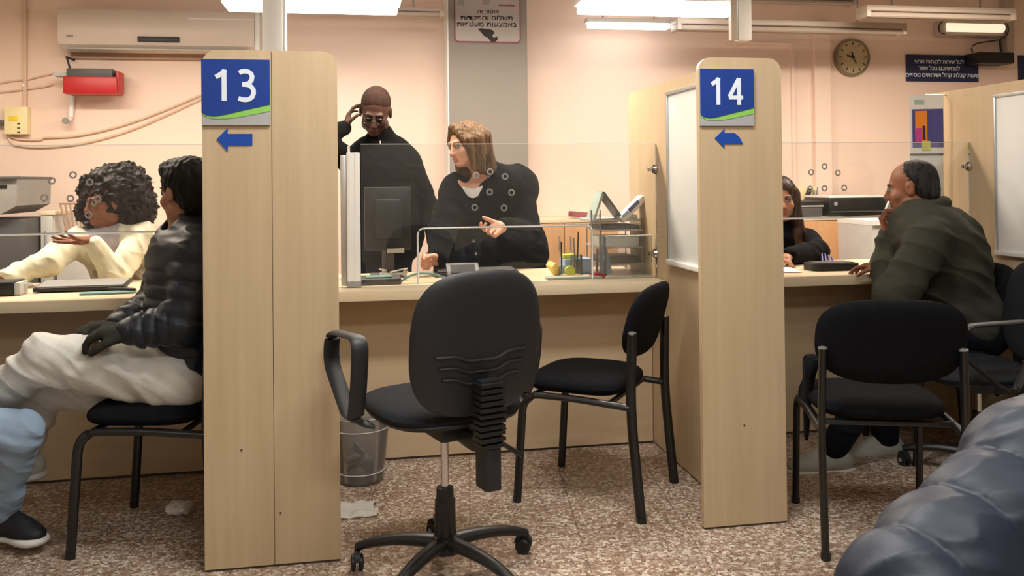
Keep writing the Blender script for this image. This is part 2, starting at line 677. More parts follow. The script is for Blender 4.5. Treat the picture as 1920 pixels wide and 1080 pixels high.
class Sdf:
    def __init__(self):
        self.p = []
        self.disp = None
        self.colfn = None

    def cap(self, a, b, ra, rb=None, k=0.02, col=0, flat=None, puff=None, sub=False):
        self.p.append(('c', V3(*a) if len(a) == 3 else a, V3(*b), ra, ra if rb is None else rb, k, col, flat, puff, sub))
        return self

    def ell(self, c, r, R=None, k=0.02, col=0, sub=False):
        self.p.append(('e', V3(*c), np.array(r, np.float32), None if R is None else np.array(R, np.float32), k, col, None, None, sub))
        return self

    def bounds(self):
        lo, hi = [], []
        for q in self.p:
            if q[-1]: continue
            if q[0] == 'c':
                r = max(q[3], q[4]) * (max(1.0, q[7][1]) if q[7] is not None else 1.0) + 0.03
                lo += [q[1] - r, q[2] - r]
                hi += [q[1] + r, q[2] + r]
            else:
                r = max(q[2]) + 0.02
                lo.append(q[1] - r)
                hi.append(q[1] + r)
        return np.min(lo, 0), np.max(hi, 0)

    def ev(self, P, fine=True):
        d = None
        best = ci = None
        for q in self.p:
            if q[0] == 'c':
                _, a, b, ra, rb, k, col, flat, puff, sub = q
                ab = b - a
                L2 = float(ab @ ab) + 1e-12
                w = P - a
                t = np.clip((w @ ab) / L2, 0, 1)
                w = w - t[:, None] * ab
                sc = 1.0
                if flat is not None:
                    ax, f = flat
                    comp = w @ ax
                    w = w + np.outer(comp * (1 / f - 1), ax)
                    sc = 0.5 * (1 + f) if f < 1 else 1.0
                r = ra + (rb - ra) * t
                if puff is not None and fine:
                    nb, amp, ph = puff
                    r = r + amp * (np.abs(np.sin(PI * (nb * t + ph))) ** 0.55 - 0.75)
                di = (np.sqrt(np.einsum('ij,ij->i', w, w)) - r) * sc
            else:
                _, c, r, R, k, col, _a, _b, sub = q
                w = P - c
                if R is not None:
                    w = w @ R.T
                k0 = np.sqrt((((w / r) ** 2).sum(1)))
                k1 = np.sqrt((((w / (r * r)) ** 2).sum(1))) + 1e-9
                di = k0 * (k0 - 1) / k1
            if d is None:
                d, best, ci = di.copy(), di.copy(), np.full(len(P), col, np.int32)
                continue
            if sub:
                h = np.clip(0.5 - 0.5 * (d + di) / k, 0, 1)
                d = d * (1 - h) - di * h + k * h * (1 - h)
            else:
                m = di < best
                ci[m] = col
                best = np.minimum(best, di)
                h = np.clip(0.5 + 0.5 * (di - d) / k, 0, 1)
                d = di * (1 - h) + d * h - k * h * (1 - h)
        if self.disp is not None and fine:
            d = d + self.disp(P)
        return d, ci


_C8 = np.array([(i, j, k) for i in (0, 1) for j in (0, 1) for k in (0, 1)])
_E12 = [(a, b) for a in range(8) for b in range(a + 1, 8) if np.abs(_C8[a] - _C8[b]).sum() == 1]


def sdf_mesh(name, S, h, mat, palette, parent):
    lo, hi = S.bounds()
    lo, hi = lo - 4 * h, hi + 4 * h
    B = 6
    nb = np.ceil((hi - lo) / (h * B)).astype(int)
    g = np.stack(np.meshgrid(*[np.arange(n) for n in nb], indexing='ij'), -1).reshape(-1, 3)
    cc = (lo + (g + 0.5) * h * B).astype(np.float32)
    dc, _ = S.ev(cc, False)
    act = np.abs(dc) < B * h * 1.0 + 0.03
    n = nb * B
    F = np.repeat(np.repeat(np.repeat(np.where(dc.reshape(nb) < 0, -1.0, 1.0).astype(np.float32), B, 0), B, 1), B, 2)
    loc = np.stack(np.meshgrid(*[np.arange(B)] * 3, indexing='ij'), -1).reshape(-1, 3)
    idx = (g[act][:, None, :] * B + loc[None]).reshape(-1, 3)
    val = np.empty(len(idx), np.float32)
    for s in range(0, len(idx), 400000):
        P = (lo + idx[s:s + 400000] * h).astype(np.float32)
        val[s:s + 400000] = S.ev(P)[0]
    F[idx[:, 0], idx[:, 1], idx[:, 2]] = val
    ins = F < 0
    # cells with a sign change
    cs = np.zeros(tuple(n - 1), np.uint8)
    for o in _C8:
        cs += ins[o[0]:n[0] - 1 + o[0], o[1]:n[1] - 1 + o[1], o[2]:n[2] - 1 + o[2]]
    cells = np.argwhere((cs > 0) & (cs < 8))
    cid = np.full(tuple(n - 1), -1, np.int32)
    cid[cells[:, 0], cells[:, 1], cells[:, 2]] = np.arange(len(cells))
    vals = np.stack([F[cells[:, 0] + o[0], cells[:, 1] + o[1], cells[:, 2] + o[2]] for o in _C8], 1)
    acc = np.zeros((len(cells), 3))
    cnt = np.zeros(len(cells))
    for a, b in _E12:
        m = (vals[:, a] < 0) != (vals[:, b] < 0)
        t = vals[m, a] / (vals[m, a] - vals[m, b])
        acc[m] += _C8[a] + t[:, None] * (_C8[b] - _C8[a])
        cnt[m] += 1
    verts = (lo + (cells + acc / cnt[:, None]) * h)
    faces = []
    for ax in range(3):
        u, v = (ax + 1) % 3, (ax + 2) % 3
        sl = [slice(1, n[i] - 1) for i in range(3)]
        s0 = list(sl); s0[ax] = slice(0, n[ax] - 1)
        s1 = list(sl); s1[ax] = slice(1, n[ax])
        A, Bv = ins[tuple(s0)], ins[tuple(s1)]
        e = np.argwhere(A != Bv)
        if not len(e): continue
        inside_first = A[e[:, 0], e[:, 1], e[:, 2]]
        base = e.copy()
        base[:, u] += 1
        base[:, v] += 1
        q = []
        for du, dv in ((0, 0), (1, 0), (1, 1), (0, 1)):
            c = base.copy()
            c[:, u] -= 1 - du
            c[:, v] -= 1 - dv
            q.append(cid[c[:, 0], c[:, 1], c[:, 2]])
        q = np.stack(q, 1)
        q[~inside_first] = q[~inside_first][:, ::-1]
        faces.append(q)
    faces = np.concatenate(faces)
    faces = faces[(faces >= 0).all(1)]
    me = bpy.data.meshes.new(name)
    me.vertices.add(len(verts))
    me.vertices.foreach_set('co', verts.astype(np.float32).ravel())
    me.loops.add(len(faces) * 4)
    me.loops.foreach_set('vertex_index', faces.astype(np.int32).ravel())
    me.polygons.add(len(faces))
    me.polygons.foreach_set('loop_start', np.arange(0, len(faces) * 4, 4, dtype=np.int32))
    me.polygons.foreach_set('use_smooth', np.ones(len(faces), dtype=bool))
    me.update(calc_edges=True)
    me.validate()
    _, ci = S.ev(verts.astype(np.float32), False)
    pal = np.array([lin(c) if isinstance(c, str) else c for c in palette], np.float32)
    colr = pal[ci]
    if S.colfn is not None:
        colr = S.colfn(verts.astype(np.float32), ci, colr)
    at_ = me.color_attributes.new('tint', 'FLOAT_COLOR', 'POINT')
    at_.data.foreach_set('color', colr.astype(np.float32).ravel())
    return link_mesh(name, me, mat, parent)


_NT = np.random.RandomState(42).rand(32, 32, 32).astype(np.float32) * 2 - 1


def vnoise(P, f, seed=0):
    q = P * f + seed * 7.31 + 100
    i = np.floor(q).astype(int)
    t = q - i
    t = t * t * (3 - 2 * t)
    out = 0
    for a in (0, 1):
        for b in (0, 1):
            for c in (0, 1):
                w = (t[:, 0] if a else 1 - t[:, 0]) * (t[:, 1] if b else 1 - t[:, 1]) * (t[:, 2] if c else 1 - t[:, 2])
                out = out + w * _NT[(i[:, 0] + a) % 32, (i[:, 1] + b) % 32, (i[:, 2] + c) % 32]
    return out


def creases(amp, wl, direction=(0, 0, 1), seed=0, aniso=0.3):
    """sharp-valleyed irregular cloth creases, elongated across `direction`"""
    d = unit(direction)
    def fn(P):
        along = P @ d
        Q = P * aniso + np.outer(along * (1 - aniso), d)
        n1 = vnoise(Q, 1 / wl, seed)
        n2 = vnoise(Q, 2.1 / wl, seed + 3)
        return amp * (0.55 - 1.5 * np.sqrt(np.abs(n1) + 0.01)) * -0.8 + amp * 0.4 * n2
    return fn


def folds(amp, wl, direction=(0, 0, 1), seed=0, sharp=1.0):
    """cloth creases: warped waves across `direction`"""
    r = np.random.RandomState(seed)
    d = unit(direction)
    w1, w2, w3 = [unit(r.normal(size=3)) for _ in range(3)]
    f = 2 * PI / wl
    ph = r.rand(3) * 6.28
    def fn(P):
        warp = 1.6 * np.sin(P @ w1 * f * 0.45 + ph[0]) + 1.1 * np.sin(P @ w2 * f * 0.8 + ph[1])
        a = np.sin(P @ d * f + warp)
        b = np.sin(P @ w3 * f * 0.6 + warp * 0.7 + ph[2])
        return amp * (np.sign(a) * np.abs(a) ** sharp * 0.7 + 0.4 * b) * (0.6 + 0.4 * np.sin(P @ w2 * f * 0.3))
    return fn


class Head:
    """local frame: x right, y forward, z up; origin between the eyes' height at skull centre"""
    def __init__(self, c, fwd, up=(0, 0, 1), s=1.0):
        self.c = V3(*c)
        f = unit(fwd)
        r = unit(np.cross(f, unit(up)))
        u = np.cross(r, f)
        self.r, self.f, self.u, self.s = r, f, u, s
        self.R = np.stack([r, f, u])

    def __call__(self, x, y, z):
        return self.c + (self.r * x + self.f * y + self.u * z) * self.s

    def add(self, S, skin=0, lip=1, brow=2, white=3, iris=4, fem=False, glasses=False):
        s, R = self.s, self.R
        S.ell(self(0, -0.018, 0.035), np.array((0.076, 0.094, 0.082)) * s, R, 0.03, skin)
        S.ell(self(0, 0.022, -0.035), np.array((0.062, 0.068, 0.078)) * s, R, 0.03, skin)
        S.ell(self(0, 0.058, -0.092), np.array((0.026, 0.026, 0.02)) * s, R, 0.025, skin)
        for q in (-1, 1):
            S.ell(self(q * 0.04, 0.055, -0.028), np.array((0.024, 0.024, 0.022)) * s, R, 0.02, skin)
            S.ell(self(q * 0.05, 0.0, -0.07), np.array((0.02, 0.04, 0.025)) * s, R, 0.02, skin)
        S.cap(self(-0.036, 0.077, 0.022), self(0.036, 0.077, 0.022), 0.009 * s, None, 0.018, skin)
        for q in (-1, 1):
            S.ell(self(q * 0.031, 0.1, 0.004), np.array((0.017, 0.018, 0.011)) * s, R, 0.012, skin, sub=True)
            S.ell(self(q * 0.031, 0.079, 0.003), np.array((0.014, 0.012, 0.010)) * s, R, 0.003, white)
            S.ell(self(q * 0.031, 0.0875, 0.003), np.array((0.006, 0.005, 0.006)) * s, R, 0.002, iris)
            S.cap(self(q * 0.016, 0.088, 0.012), self(q * 0.046, 0.080, 0.009), 0.003 * s, None, 0.004, brow)
            S.cap(self(q * 0.014, 0.088, 0.024), self(q * 0.05, 0.078, 0.027), 0.0035 * s, None, 0.006, brow)
            S.ell(self(q * 0.078, -0.008, -0.004), np.array((0.010, 0.019, 0.031)) * s, R, 0.008, skin)
            S.ell(self(q * 0.088, -0.004, 0.0), np.array((0.006, 0.009, 0.017)) * s, R, 0.006, skin, sub=True)
        S.cap(self(0, 0.085, 0.006), self(0, 0.104, -0.03), 0.0075 * s, 0.0115 * s, 0.016, skin)
        S.ell(self(0, 0.098, -0.036), np.array((0.017, 0.012, 0.009)) * s, R, 0.01, skin)
        S.ell(self(0, 0.086, -0.060), np.array((0.024, 0.010, 0.006)) * s, R, 0.006, lip)
        S.ell(self(0, 0.085, -0.070), np.array((0.021, 0.010, 0.007)) * s, R, 0.006, lip)
        S.ell(self(0, 0.099, -0.0648), np.array((0.022, 0.012, 0.0018)) * s, R, 0.004, lip, sub=True)


def hand(S, W, d, n, side, curl=(0.3, 0.35, 0.4, 0.45), spread=0.12, thumb=(0.7, 0.3), s=1.0, col=0):
    """W wrist, d towards the fingers, n palm normal (the palm faces it), side = +1/-1 where the thumb leaves"""
    W, d = V3(*W), unit(d)
    n = unit(np.array(n) - d * float(np.dot(np.array(n), d)))
    w = unit(np.cross(d, n)) * side              # towards the thumb side
    o = lambda a, b, c: W + (d * a + w * b + n * c) * s
    # palm: metacarpal fan
    for b0, b1 in ((0.014, 0.027), (0.005, 0.010), (-0.005, -0.009), (-0.013, -0.026)):
        S.cap(o(0.0, b0, 0), o(0.082 - abs(b1) * 0.25, b1, 0), 0.0145 * s, 0.0115 * s, 0.014, col)
    S.ell(o(0.035, 0.024, 0.008), np.array((0.030, 0.016, 0.014)) * s, np.stack([d, w, n]), 0.012, col)
    lens = ((0.043, 0.026, 0.021), (0.047, 0.030, 0.022), (0.043, 0.027, 0.021), (0.034, 0.020, 0.018))
    for i, (b, L) in enumerate(zip((0.027, 0.010, -0.009, -0.026), lens)):
        p = o(0.078 - abs(b) * 0.25, b, 0)
        ang = 0.0
        sp = b / 0.027 * spread
        dd = unit(d + w * sp)
        r = 0.0092 if i < 3 else 0.0082
        for j, l in enumerate(L):
            ang += curl[i] * (0.9, 1.15, 0.8)[j]
            q = p + (dd * math.cos(ang) + n * math.sin(ang)) * l * s
            S.cap(p, q, r * s, (r - 0.0008) * s, 0.004, col)
            p = q
            r -= 0.0007
    # thumb
    p = o(0.018, 0.022, 0.006)
    a, c = thumb
    t1 = unit(d * math.cos(a) + w * math.sin(a) + n * c)
    q = p + t1 * 0.042 * s
    S.cap(p, q, 0.0145 * s, 0.0105 * s, 0.01, col)
    t2 = unit(d * math.cos(a * 0.6) + w * math.sin(a * 0.6) + n * (c + 0.25))
    p2 = q + t2 * 0.031 * s
    S.cap(q, p2, 0.0105 * s, 0.0095 * s, 0.004, col)
    t3 = unit(d * math.cos(a * 0.4) + w * math.sin(a * 0.4) + n * (c + 0.5))
    S.cap(p2, p2 + t3 * 0.024 * s, 0.0095 * s, 0.008 * s, 0.004, col)


def limbs(S, J, off=0.0, parts=('torso', 'arms', 'legs', 'neck'), col=0, k=0.035, puff=None, sleeve=1.0, build=1.0, legk=1.0, wide=1.0):
    """torso, arms and legs laid on the joints J; off thickens them for clothes"""
    g = {a: V3(*b) for a, b in J.items() if b is not None}
    if 'torso' in parts:
        up = unit(g['chest'] - g['pelvis'])
        r = unit(g['shR'] - g['shL'])
        f = unit(np.cross(up, r))
        r = unit(np.cross(f, up))
        R = np.stack([r, f, up])
        T = g['chest'] - g['pelvis']
        bw = build * wide
        pf = None if puff is None else puff[0]
        S.cap(g['pelvis'] + up * 0.02, g['chest'] - up * 0.12, (0.155 * bw + off), (0.165 * bw + off), k, col, flat=(f, 0.74 * build ** 0.3), puff=pf)
        S.cap(g['shL'] * 0.86 + g['shR'] * 0.14 - up * 0.035, g['shR'] * 0.86 + g['shL'] * 0.14 - up * 0.035, 0.062 * build + off, None, 0.06, col)
        S.cap(g['shL'] * 0.7 + g['shR'] * 0.3 + up * 0.0, g['neck'], 0.05 + off * 0.6, 0.05 + off * 0.4, 0.05, col)
        S.cap(g['shR'] * 0.7 + g['shL'] * 0.3 + up * 0.0, g['neck'], 0.05 + off * 0.6, 0.05 + off * 0.4, 0.05, col)
    if 'neck' in parts:
        S.cap(g['neck'], g['headbase'], 0.056 + off, 0.052 + off, 0.03, col)
    if 'arms' in parts:
        for q in 'LR':
            if 'el' + q not in g: continue
            sh, el, wr = g['sh' + q], g['el' + q], g['wr' + q]
            pu = None if puff is None else puff[1]
            S.cap(sh, el, (0.05 * build + off), (0.041 * build + off), 0.03, col, puff=pu)
            e = el + (wr - el) * sleeve
            S.cap(el, e, (0.041 * build + off), (0.027 + off * 0.8), 0.02, col, puff=pu)
    if 'legs' in parts:
        for q in 'LR':
            if 'hip' + q not in g: continue
            hp, kn, an = g['hip' + q], g['kn' + q], g['an' + q]
            S.cap(hp, kn, (0.086 * build * legk + off), (0.058 * legk + off), 0.04, col)
            S.cap(kn, an, (0.056 * legk + off), (0.038 * legk + off * 1.0), 0.02, col)


def foot(S, an, toe, s=0.72, col=0, up=(0, 0, 1)):
    an, d = V3(*an), unit(np.array(toe) - np.array(an))
    S.cap(an, an - V3(0, 0, 1) * 0.045 * s, 0.036 * s, 0.033 * s, 0.02, col)
    S.cap(an - V3(*up) * 0.05 * s - d * 0.02, an + d * 0.15 * s - V3(*up) * 0.06 * s, 0.032 * s, 0.028 * s, 0.03, col)


def shoe(name, an, d, tint, sole, parent, s=1.0, up=(0, 0, 1), mat='shoe'):
    """an = ankle point; d = toe direction"""
    an, d, u = V3(*an), unit(d), unit(up)
    r = unit(np.cross(d, u))
    R = np.stack([r, d, u])
    o = lambda x, y, z: an + (r * x + d * y + u * z) * s
    S = Sdf()
    S.ell(o(0, -0.03, -0.045), np.array((0.041, 0.055, 0.045)) * s, R, 0.03, 0)
    S.cap(o(0, -0.02, -0.012), o(0, -0.01, -0.03), 0.042 * s, 0.045 * s, 0.03, 0)
    S.ell(o(0, 0.06, -0.05), np.array((0.043, 0.09, 0.04)) * s, R, 0.04, 0)
    S.ell(o(0, 0.13, -0.062), np.array((0.044, 0.06, 0.03)) * s, R, 0.03, 0)
    S.cap(o(0, 0.03, 0.0), o(0, 0.1, -0.03), 0.02 * s, 0.018 * s, 0.03, 0)
    # flatten under the sole
    S.ell(o(0, 0.05, -0.283), np.array((0.4, 0.4, 0.19)) * s, R, 0.01, 0, sub=True)
    up_ = sdf_mesh(name, S, 0.006, M[mat], [tint], parent)
    S2 = Sdf()
    S2.ell(o(0, -0.03, -0.082), np.array((0.045, 0.062, 0.017)) * s, R, 0.03, 0)
    S2.cap(o(0, -0.03, -0.082), o(0, 0.13, -0.082), 0.044 * s, 0.046 * s, 0.02, 0, flat=(u, 0.36))
    S2.ell(o(0, 0.14, -0.080), np.array((0.046, 0.058, 0.017)) * s, R, 0.03, 0)
    so = sdf_mesh('sole', S2, 0.006, M[mat], [sole], None)
    so.data.transform(root_matrix(parent).inverted())
    so.parent = up_
    return up_


# ---------------------------------------------------------------- the room
YW = 6.4
struct('floor', MB().bx(-3.6, 7.2, -3.4, YW + 0.1, -0.1, 0), M['floor'])
struct('ceiling', MB().bx(-3.6, 7.2, -3.4, YW + 0.1, 2.9, 3.0), M['ceil'])
struct('wall_back', MB().bx(-3.6, 7.2, YW, YW + 0.1, 0, 2.9), M['wall'])
struct('wall_left', MB().bx(-3.6, -3.5, -3.4, YW, 0, 2.9), M['wall2'])
struct('wall_right', MB().bx(7.1, 7.2, -3.4, YW, 0, 2.9), M['wall2'])
struct('wall_front', MB().bx(-3.6, 7.2, -3.5, -3.4, 0, 2.9), M['wall2'])
# square pillar standing out of the rear wall
m = MB().bx(0.615, 1.19, 6.1, YW, 0, 2.9, 0.004)
struct('trim_1', m, M['pillar'])
struct('trim_2', MB().bx(0.607, 0.615, 6.105, YW, 0, 2.9), M['white'])
# shallow boxed riser and framed panel on the rear wall
struct('trim_3', MB().bx(3.60, 3.74, YW - 0.05, YW, 0, 2.55, 0.004), M['wall'])
struct('trim_4', MB().bx(2.86, 3.44, YW - 0.02, YW, 2.36, 2.385).bx(3.415, 3.44, YW - 0.02, YW, 1.0, 2.36), M['wall'])


# ---------------------------------------------------------------- partitions
def partition(loc_x, xs, label, side_lo, side_hi, joint=True):
    """end boards side by side facing the waiting area and the long side panel behind them"""
    t = thing('partition', (loc_x, 3.0, 0), label, 'partition')
    for i, (x0, x1) in enumerate(zip(xs, xs[1:])):
        first, last = i == 0, i == len(xs) - 2
        r = 0.05
        poly = rrect(x1 - x0 - 0.002, 1.742, (0, 0, r if last else 0, r if first else 0))
        MB().prism(poly, (x0 + 0.001, 3.025, 0.008), (1, 0, 0), (0, 0, 1), 0.025).build('end_board', M['wood'], t, ang=30)
    poly = rrect(1.35, 1.745, (0, 0, 0.05, 0))
    MB().prism(poly, (side_hi, 3.026, 0.008), (0, 1, 0), (0, 0, 1), -(side_hi - side_lo)).build('side_panel', M['wood2'], t, ang=30)
    MB().bx(xs[0] + 0.005, xs[-1] - 0.005, 3.004, 3.03, 0.0, 0.009).bx(side_lo + 0.004, side_hi - 0.004, 3.03, 4.37, 0, 0.009).build('base_strip', M['edge'], t)
    return t


P13 = partition(-0.31, (-0.531, -0.304, -0.084), 'wide pale wood partition end with the number 13 sign, two boards side by side', -0.33, -0.28)
P14 = partition(1.40, (1.231, 1.563), 'narrower pale wood partition with the number 14 sign and a whiteboard on its side', 1.40, 1.45)
P15 = partition(3.12, (2.93, 3.27), 'pale wood partition at right edge behind the seated man in the olive coat', 3.10, 3.15)
# screw holes seen on the boards
for (x, z, t) in ((-0.41, 0.40, P13), (-0.285, 0.18, P13), (1.395, 0.375, P14)):
    MB().lathe([(0.0, 0.0), (0.004, 0.0), (0.004, 0.003), (0, 0.003)], (x, 2.9985, z), (0, 1, 0), 10).build('screw_hole', M['edge'], t)


# ---------------------------------------------------------------- counters
def counter(x0, x1, label):
    t = thing('counter', ((x0 + x1) / 2, 4.1, 0), label, 'counter')
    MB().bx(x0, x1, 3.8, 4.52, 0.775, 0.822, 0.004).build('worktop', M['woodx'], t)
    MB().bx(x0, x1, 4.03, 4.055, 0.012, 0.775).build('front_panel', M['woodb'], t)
    MB().bx(x0, x1, 4.036, 4.05, 0.0, 0.012).build('base_strip', M['edge'], t)
    return t


counter(-3.45, -0.335, 'pale wood service counter left of the number 13 partition, clerk in cream cardigan behind')
counter(-0.275, 1.395, 'pale wood service counter between the 13 and 14 partitions with papers and glass screen')
counter(1.455, 3.095, 'pale wood service counter right of the 14 partition, man in olive coat seated at it')


# ---------------------------------------------------------------- glass screens over the counters
GY = 3.95


def screen(x0, x1, ox0, ox1, oz, holes, clamps, label, zt=1.47):
    """pane with a pass-through opening ox0..ox1 up to oz, ringed speech holes, round clamps"""
    t = thing('glass_screen', ((x0 + x1) / 2, GY, 0.822), label, 'glass screen')
    zb = 0.826
    r = 0.035
    arc = lambda cx, cz, a0, a1: [(cx + r * math.cos(math.radians(a0 + (a1 - a0) * i / 6)), cz + r * math.sin(math.radians(a0 + (a1 - a0) * i / 6))) for i in range(7)]
    # pane above and beside the opening, built as three rectangles of one sheet
    m = MB()
    poly = [(x0, oz if ox0 <= x0 else zb)]
    if ox0 > x0:
        poly += [(ox0, zb)] + arc(ox0 + r, oz - r, 180, 90)
    else:
        poly += []
    if ox1 < x1:
        poly += arc(ox1 - r, oz - r, 90, 0) + [(ox1, zb), (x1, zb)]
    else:
        poly += [(x1, oz)]
    poly += [(x1, zt), (x0, zt)]
    m.prism(poly, (0, GY + 0.004, 0), (1, 0, 0), (0, 0, 1), 0.008)
    bmesh.ops.triangulate(m.bm, faces=[f for f in m.bm.faces if len(f.verts) > 4])
    m.build('pane', M['glass'], t, smooth=False)
    # polished edges
    e = MB().bx(x0, x1, GY - 0.0045, GY + 0.0045, zt, zt + 0.002)
    e.build('top_edge', M['edgeg'], t)
    path = []
    if ox0 > x0: path += [(ox0, GY, zb), (ox0, GY, oz)]
    else: path += [(x0, GY, oz)]
    if ox1 < x1: path += [(ox1, GY, oz), (ox1, GY, zb)]
    else: path += [(x1, GY, oz)]
    MB().tube(rounded(path, 0.035), 0.0048, 8).build('opening_edge', M['edgeg'], t)
    for (hx, hz) in holes:
        ring = [(hx + 0.0125 * math.cos(2 * PI * i / 20), GY, hz + 0.0125 * math.sin(2 * PI * i / 20)) for i in range(20)]
        MB().tube(ring, 0.0036, 6, up=(0, 1, 0), closed=True).build('speech_hole', M['rim'], t)
    for (cx, cz, sgn) in clamps:
        m = MB().lathe([(0, 0), (0.024, 0), (0.024, 0.006), (0.019, 0.016), (0.0, 0.022)], (cx, GY, cz), (sgn, 0, 0), 20)
        m.box((cx + sgn * 0.022, GY, cz), (0.034, 0.022, 0.02), bev=0.003)
        m.build('clamp', M['chrome'], t)
    return t


hm = [tuple(at(x, y, GY)[i] for i in (0, 2)) for x, y in ((893, 329), (919, 322), (947, 331), (918, 360), (959, 361), (890, 389), (945, 390))]
hl = [tuple(at(x, y, GY)[i] for i in (0, 2)) for x, y in ((168, 342), (183, 373), (166, 403), (137, 328), (97, 339), (83, 371), (132, 372))]
hr = [tuple(at(x, y, GY)[i] for i in (0, 2)) for x, y in ((1521, 323), (1546, 312), (1571, 324), (1546, 353), (1583, 352), (1519, 354))]
SC_L = screen(-3.4, -0.335, -3.5, -0.2, 1.09, hl, [], 'clear glass screen with speech holes before the clerk in cream cardigan')
SC_M = screen(-0.008, 1.397, 0.247, 1.075, 1.082, hm, [(1.397, 1.346, -1), (1.397, 0.938, -1)],
              'clear glass screen with pass-through opening between the 13 and 14 partitions')
SC_R = screen(1.453, 3.097, 1.4, 3.2, 1.094, hr, [(3.097, 1.346, -1)], 'clear glass screen before the long-haired clerk right of the 14 partition')
# aluminium post of the middle screen
t = thing('screen_post', (-0.05, 3.95, 0.822), 'tall white aluminium post on the counter beside the 13 partition', 'post')
m = MB().bx(-0.072, -0.012, 3.915, 3.985, 0.85, 1.432, 0.004)
m.bx(-0.066, -0.060, 3.911, 3.916, 0.85, 1.43).bx(-0.036, -0.031, 3.911, 3.916, 0.85, 1.43)
m.build('profile', M['white'], t)
MB().bx(-0.1, -0.072, 3.93, 3.975, 0.83, 1.42, 0.004).build('side_channel', M['alu'], t)
MB().bx(-0.074, -0.010, 3.912, 3.988, 0.824, 0.852, 0.003).build('foot_cap', M['grey'], t)
MB().tube([(-0.062, 3.93, 1.43), (-0.062, 3.93, 1.462)], 0.006, 10).build('pin', M['white'], t)


# ---------------------------------------------------------------- whiteboards on the partition sides
def whiteboard(x, label):
    t = thing('whiteboard', (x, 3.4, 0.92), label, 'whiteboard')
    y0, y1, z0, z1 = 3.06, 3.74, 0.925, 1.685
    MB().bx(x - 0.014, x - 0.002, y0, y1, z0, z1, 0.002).build('panel', M['board'], t)
    f = MB()
    f.bx(x - 0.022, x - 0.001, y0 - 0.008, y1 + 0.008, z1 - 0.004, z1 + 0.012, 0.003)
    f.bx(x - 0.022, x - 0.001, y1 - 0.002, y1 + 0.012, z0, z1 + 0.01, 0.003)
    f.bx(x - 0.022, x - 0.001, y0 - 0.010, y0 + 0.004, z0, z1 + 0.01, 0.003)
    f.build('frame', M['alu'], t)
    MB().bx(x - 0.030, x - 0.001, y0 - 0.008, y1 + 0.012, z0 - 0.018, z0 + 0.004, 0.004).build('tray', M['white'], t)


whiteboard(1.40, 'blank whiteboard on the left side of the number 14 partition')
whiteboard(3.10, 'blank whiteboard at the right edge behind the office chair')


# ---------------------------------------------------------------- number signs and arrows
def digit_strokes(ch):
    if ch == '1':
        return [[(0.02, 0.76), (0.10, 0.80), (0.20, 0.86), (0.30, 0.94), (0.335, 0.99)], [(0.30, 1.0), (0.30, 0.0)]]
    if ch == '3':
        up = [(0.05, 0.90), (0.13, 0.945), (0.24, 0.958), (0.36, 0.94), (0.45, 0.88), (0.485, 0.78), (0.46, 0.67), (0.39, 0.59), (0.29, 0.545), (0.15, 0.535)]
        lo = [(0.15, 0.535), (0.32, 0.525), (0.45, 0.46), (0.525, 0.36), (0.53, 0.25), (0.48, 0.13), (0.38, 0.06), (0.25, 0.04), (0.12, 0.055), (0.02, 0.09)]
        return [up, lo]
    if ch == '4':
        return [[(0.43, 0.98), (0.02, 0.30)], [(0.0, 0.275), (0.60, 0.275)], [(0.43, 1.0), (0.43, 0.0)]]


def number_sign(x0, z0, w, h, second, label, x_off):
    y = 2.998
    t = thing('number_sign', (x0 + w / 2, y, z0), label, 'sign')
    X, Z = (1, 0, 0), (0, 0, 1)
    MB().prism([(0, 0), (w, 0), (w, h), (0, h)], (x0, y, z0), X, Z, 0.006).build('base_plate', M['silver'], t, smooth=False)
    g = [(0, 0.165 * h), (0.10 * w, 0.11 * h), (0.2 * w, 0.095 * h), (0.38 * w, 0.10 * h), (0.6 * w, 0.13 * h), (w, 0.215 * h), (w, 0.35 * h), (0, 0.30 * h)]
    MB().prism(g, (x0, y - 0.006, z0), X, Z, 0.0015).build('green_swoosh', M['green'], t, smooth=False)
    b = [(0, h), (0, 0.195 * h), (0.06 * w, 0.155 * h), (0.13 * w, 0.135 * h), (0.22 * w, 0.135 * h), (0.35 * w, 0.16 * h), (0.7 * w, 0.245 * h), (w, 0.315 * h), (w, h)]
    MB().prism(b[::-1], (x0 - 0.0, y - 0.0075, z0), X, Z, 0.0015).build('blue_field', M['blue'], t, smooth=False)
    sz = 0.475 * h
    xa = x0 + 0.20 * w
    for i, ch in enumerate(('1', second)):
        m = MB()
        k = 0
        for st in digit_strokes(ch):
            m.ribbon([(p[0] * sz * 0.92, p[1] * sz) for p in st], sz * 0.148, (xa + (0.0 if i == 0 else x_off * w), y - 0.009 - k * 0.0002, z0 + 0.365 * h), X, Z, 0.0015)
            k += 1
        m.build('digit', M['digit'], t, smooth=False)
    return t


def arrow(pts, x, z, label):
    o = MB().prism(pts, (x, 2.9985, z), (1, 0, 0), (0, 0, 1), 0.0015).build('arrow_sticker', M['arrow'], None, smooth=False)
    tag(o, label, 'arrow')


number_sign(-0.530, 1.495, 0.222, 0.222, '3', 'blue and green number 13 sign at top of the wide partition', 0.33)
number_sign(1.234, 1.494, 0.212, 0.212, '4', 'blue and green number 14 sign at top of the narrower partition', 0.33)
A_ = [(0, 0), (0.036, 0.038), (0.036, 0.018), (0.116, 0.018), (0.116, -0.021), (0.036, -0.021), (0.036, -0.042)]
arrow([(p[0], p[1]) for p in A_][::-1], -0.483, 1.448, 'blue left arrow sticker under the number 13 sign')
B_ = [(0, 0.0), (0.040, 0.036), (0.038, 0.019), (0.080, 0.019), (0.098, 0.004), (0.112, -0.022), (0.038, -0.022), (0.038, -0.038)]
arrow(B_[::-1], 1.292, 1.448, 'blue left arrow sticker with a curled tail under the number 14 sign')


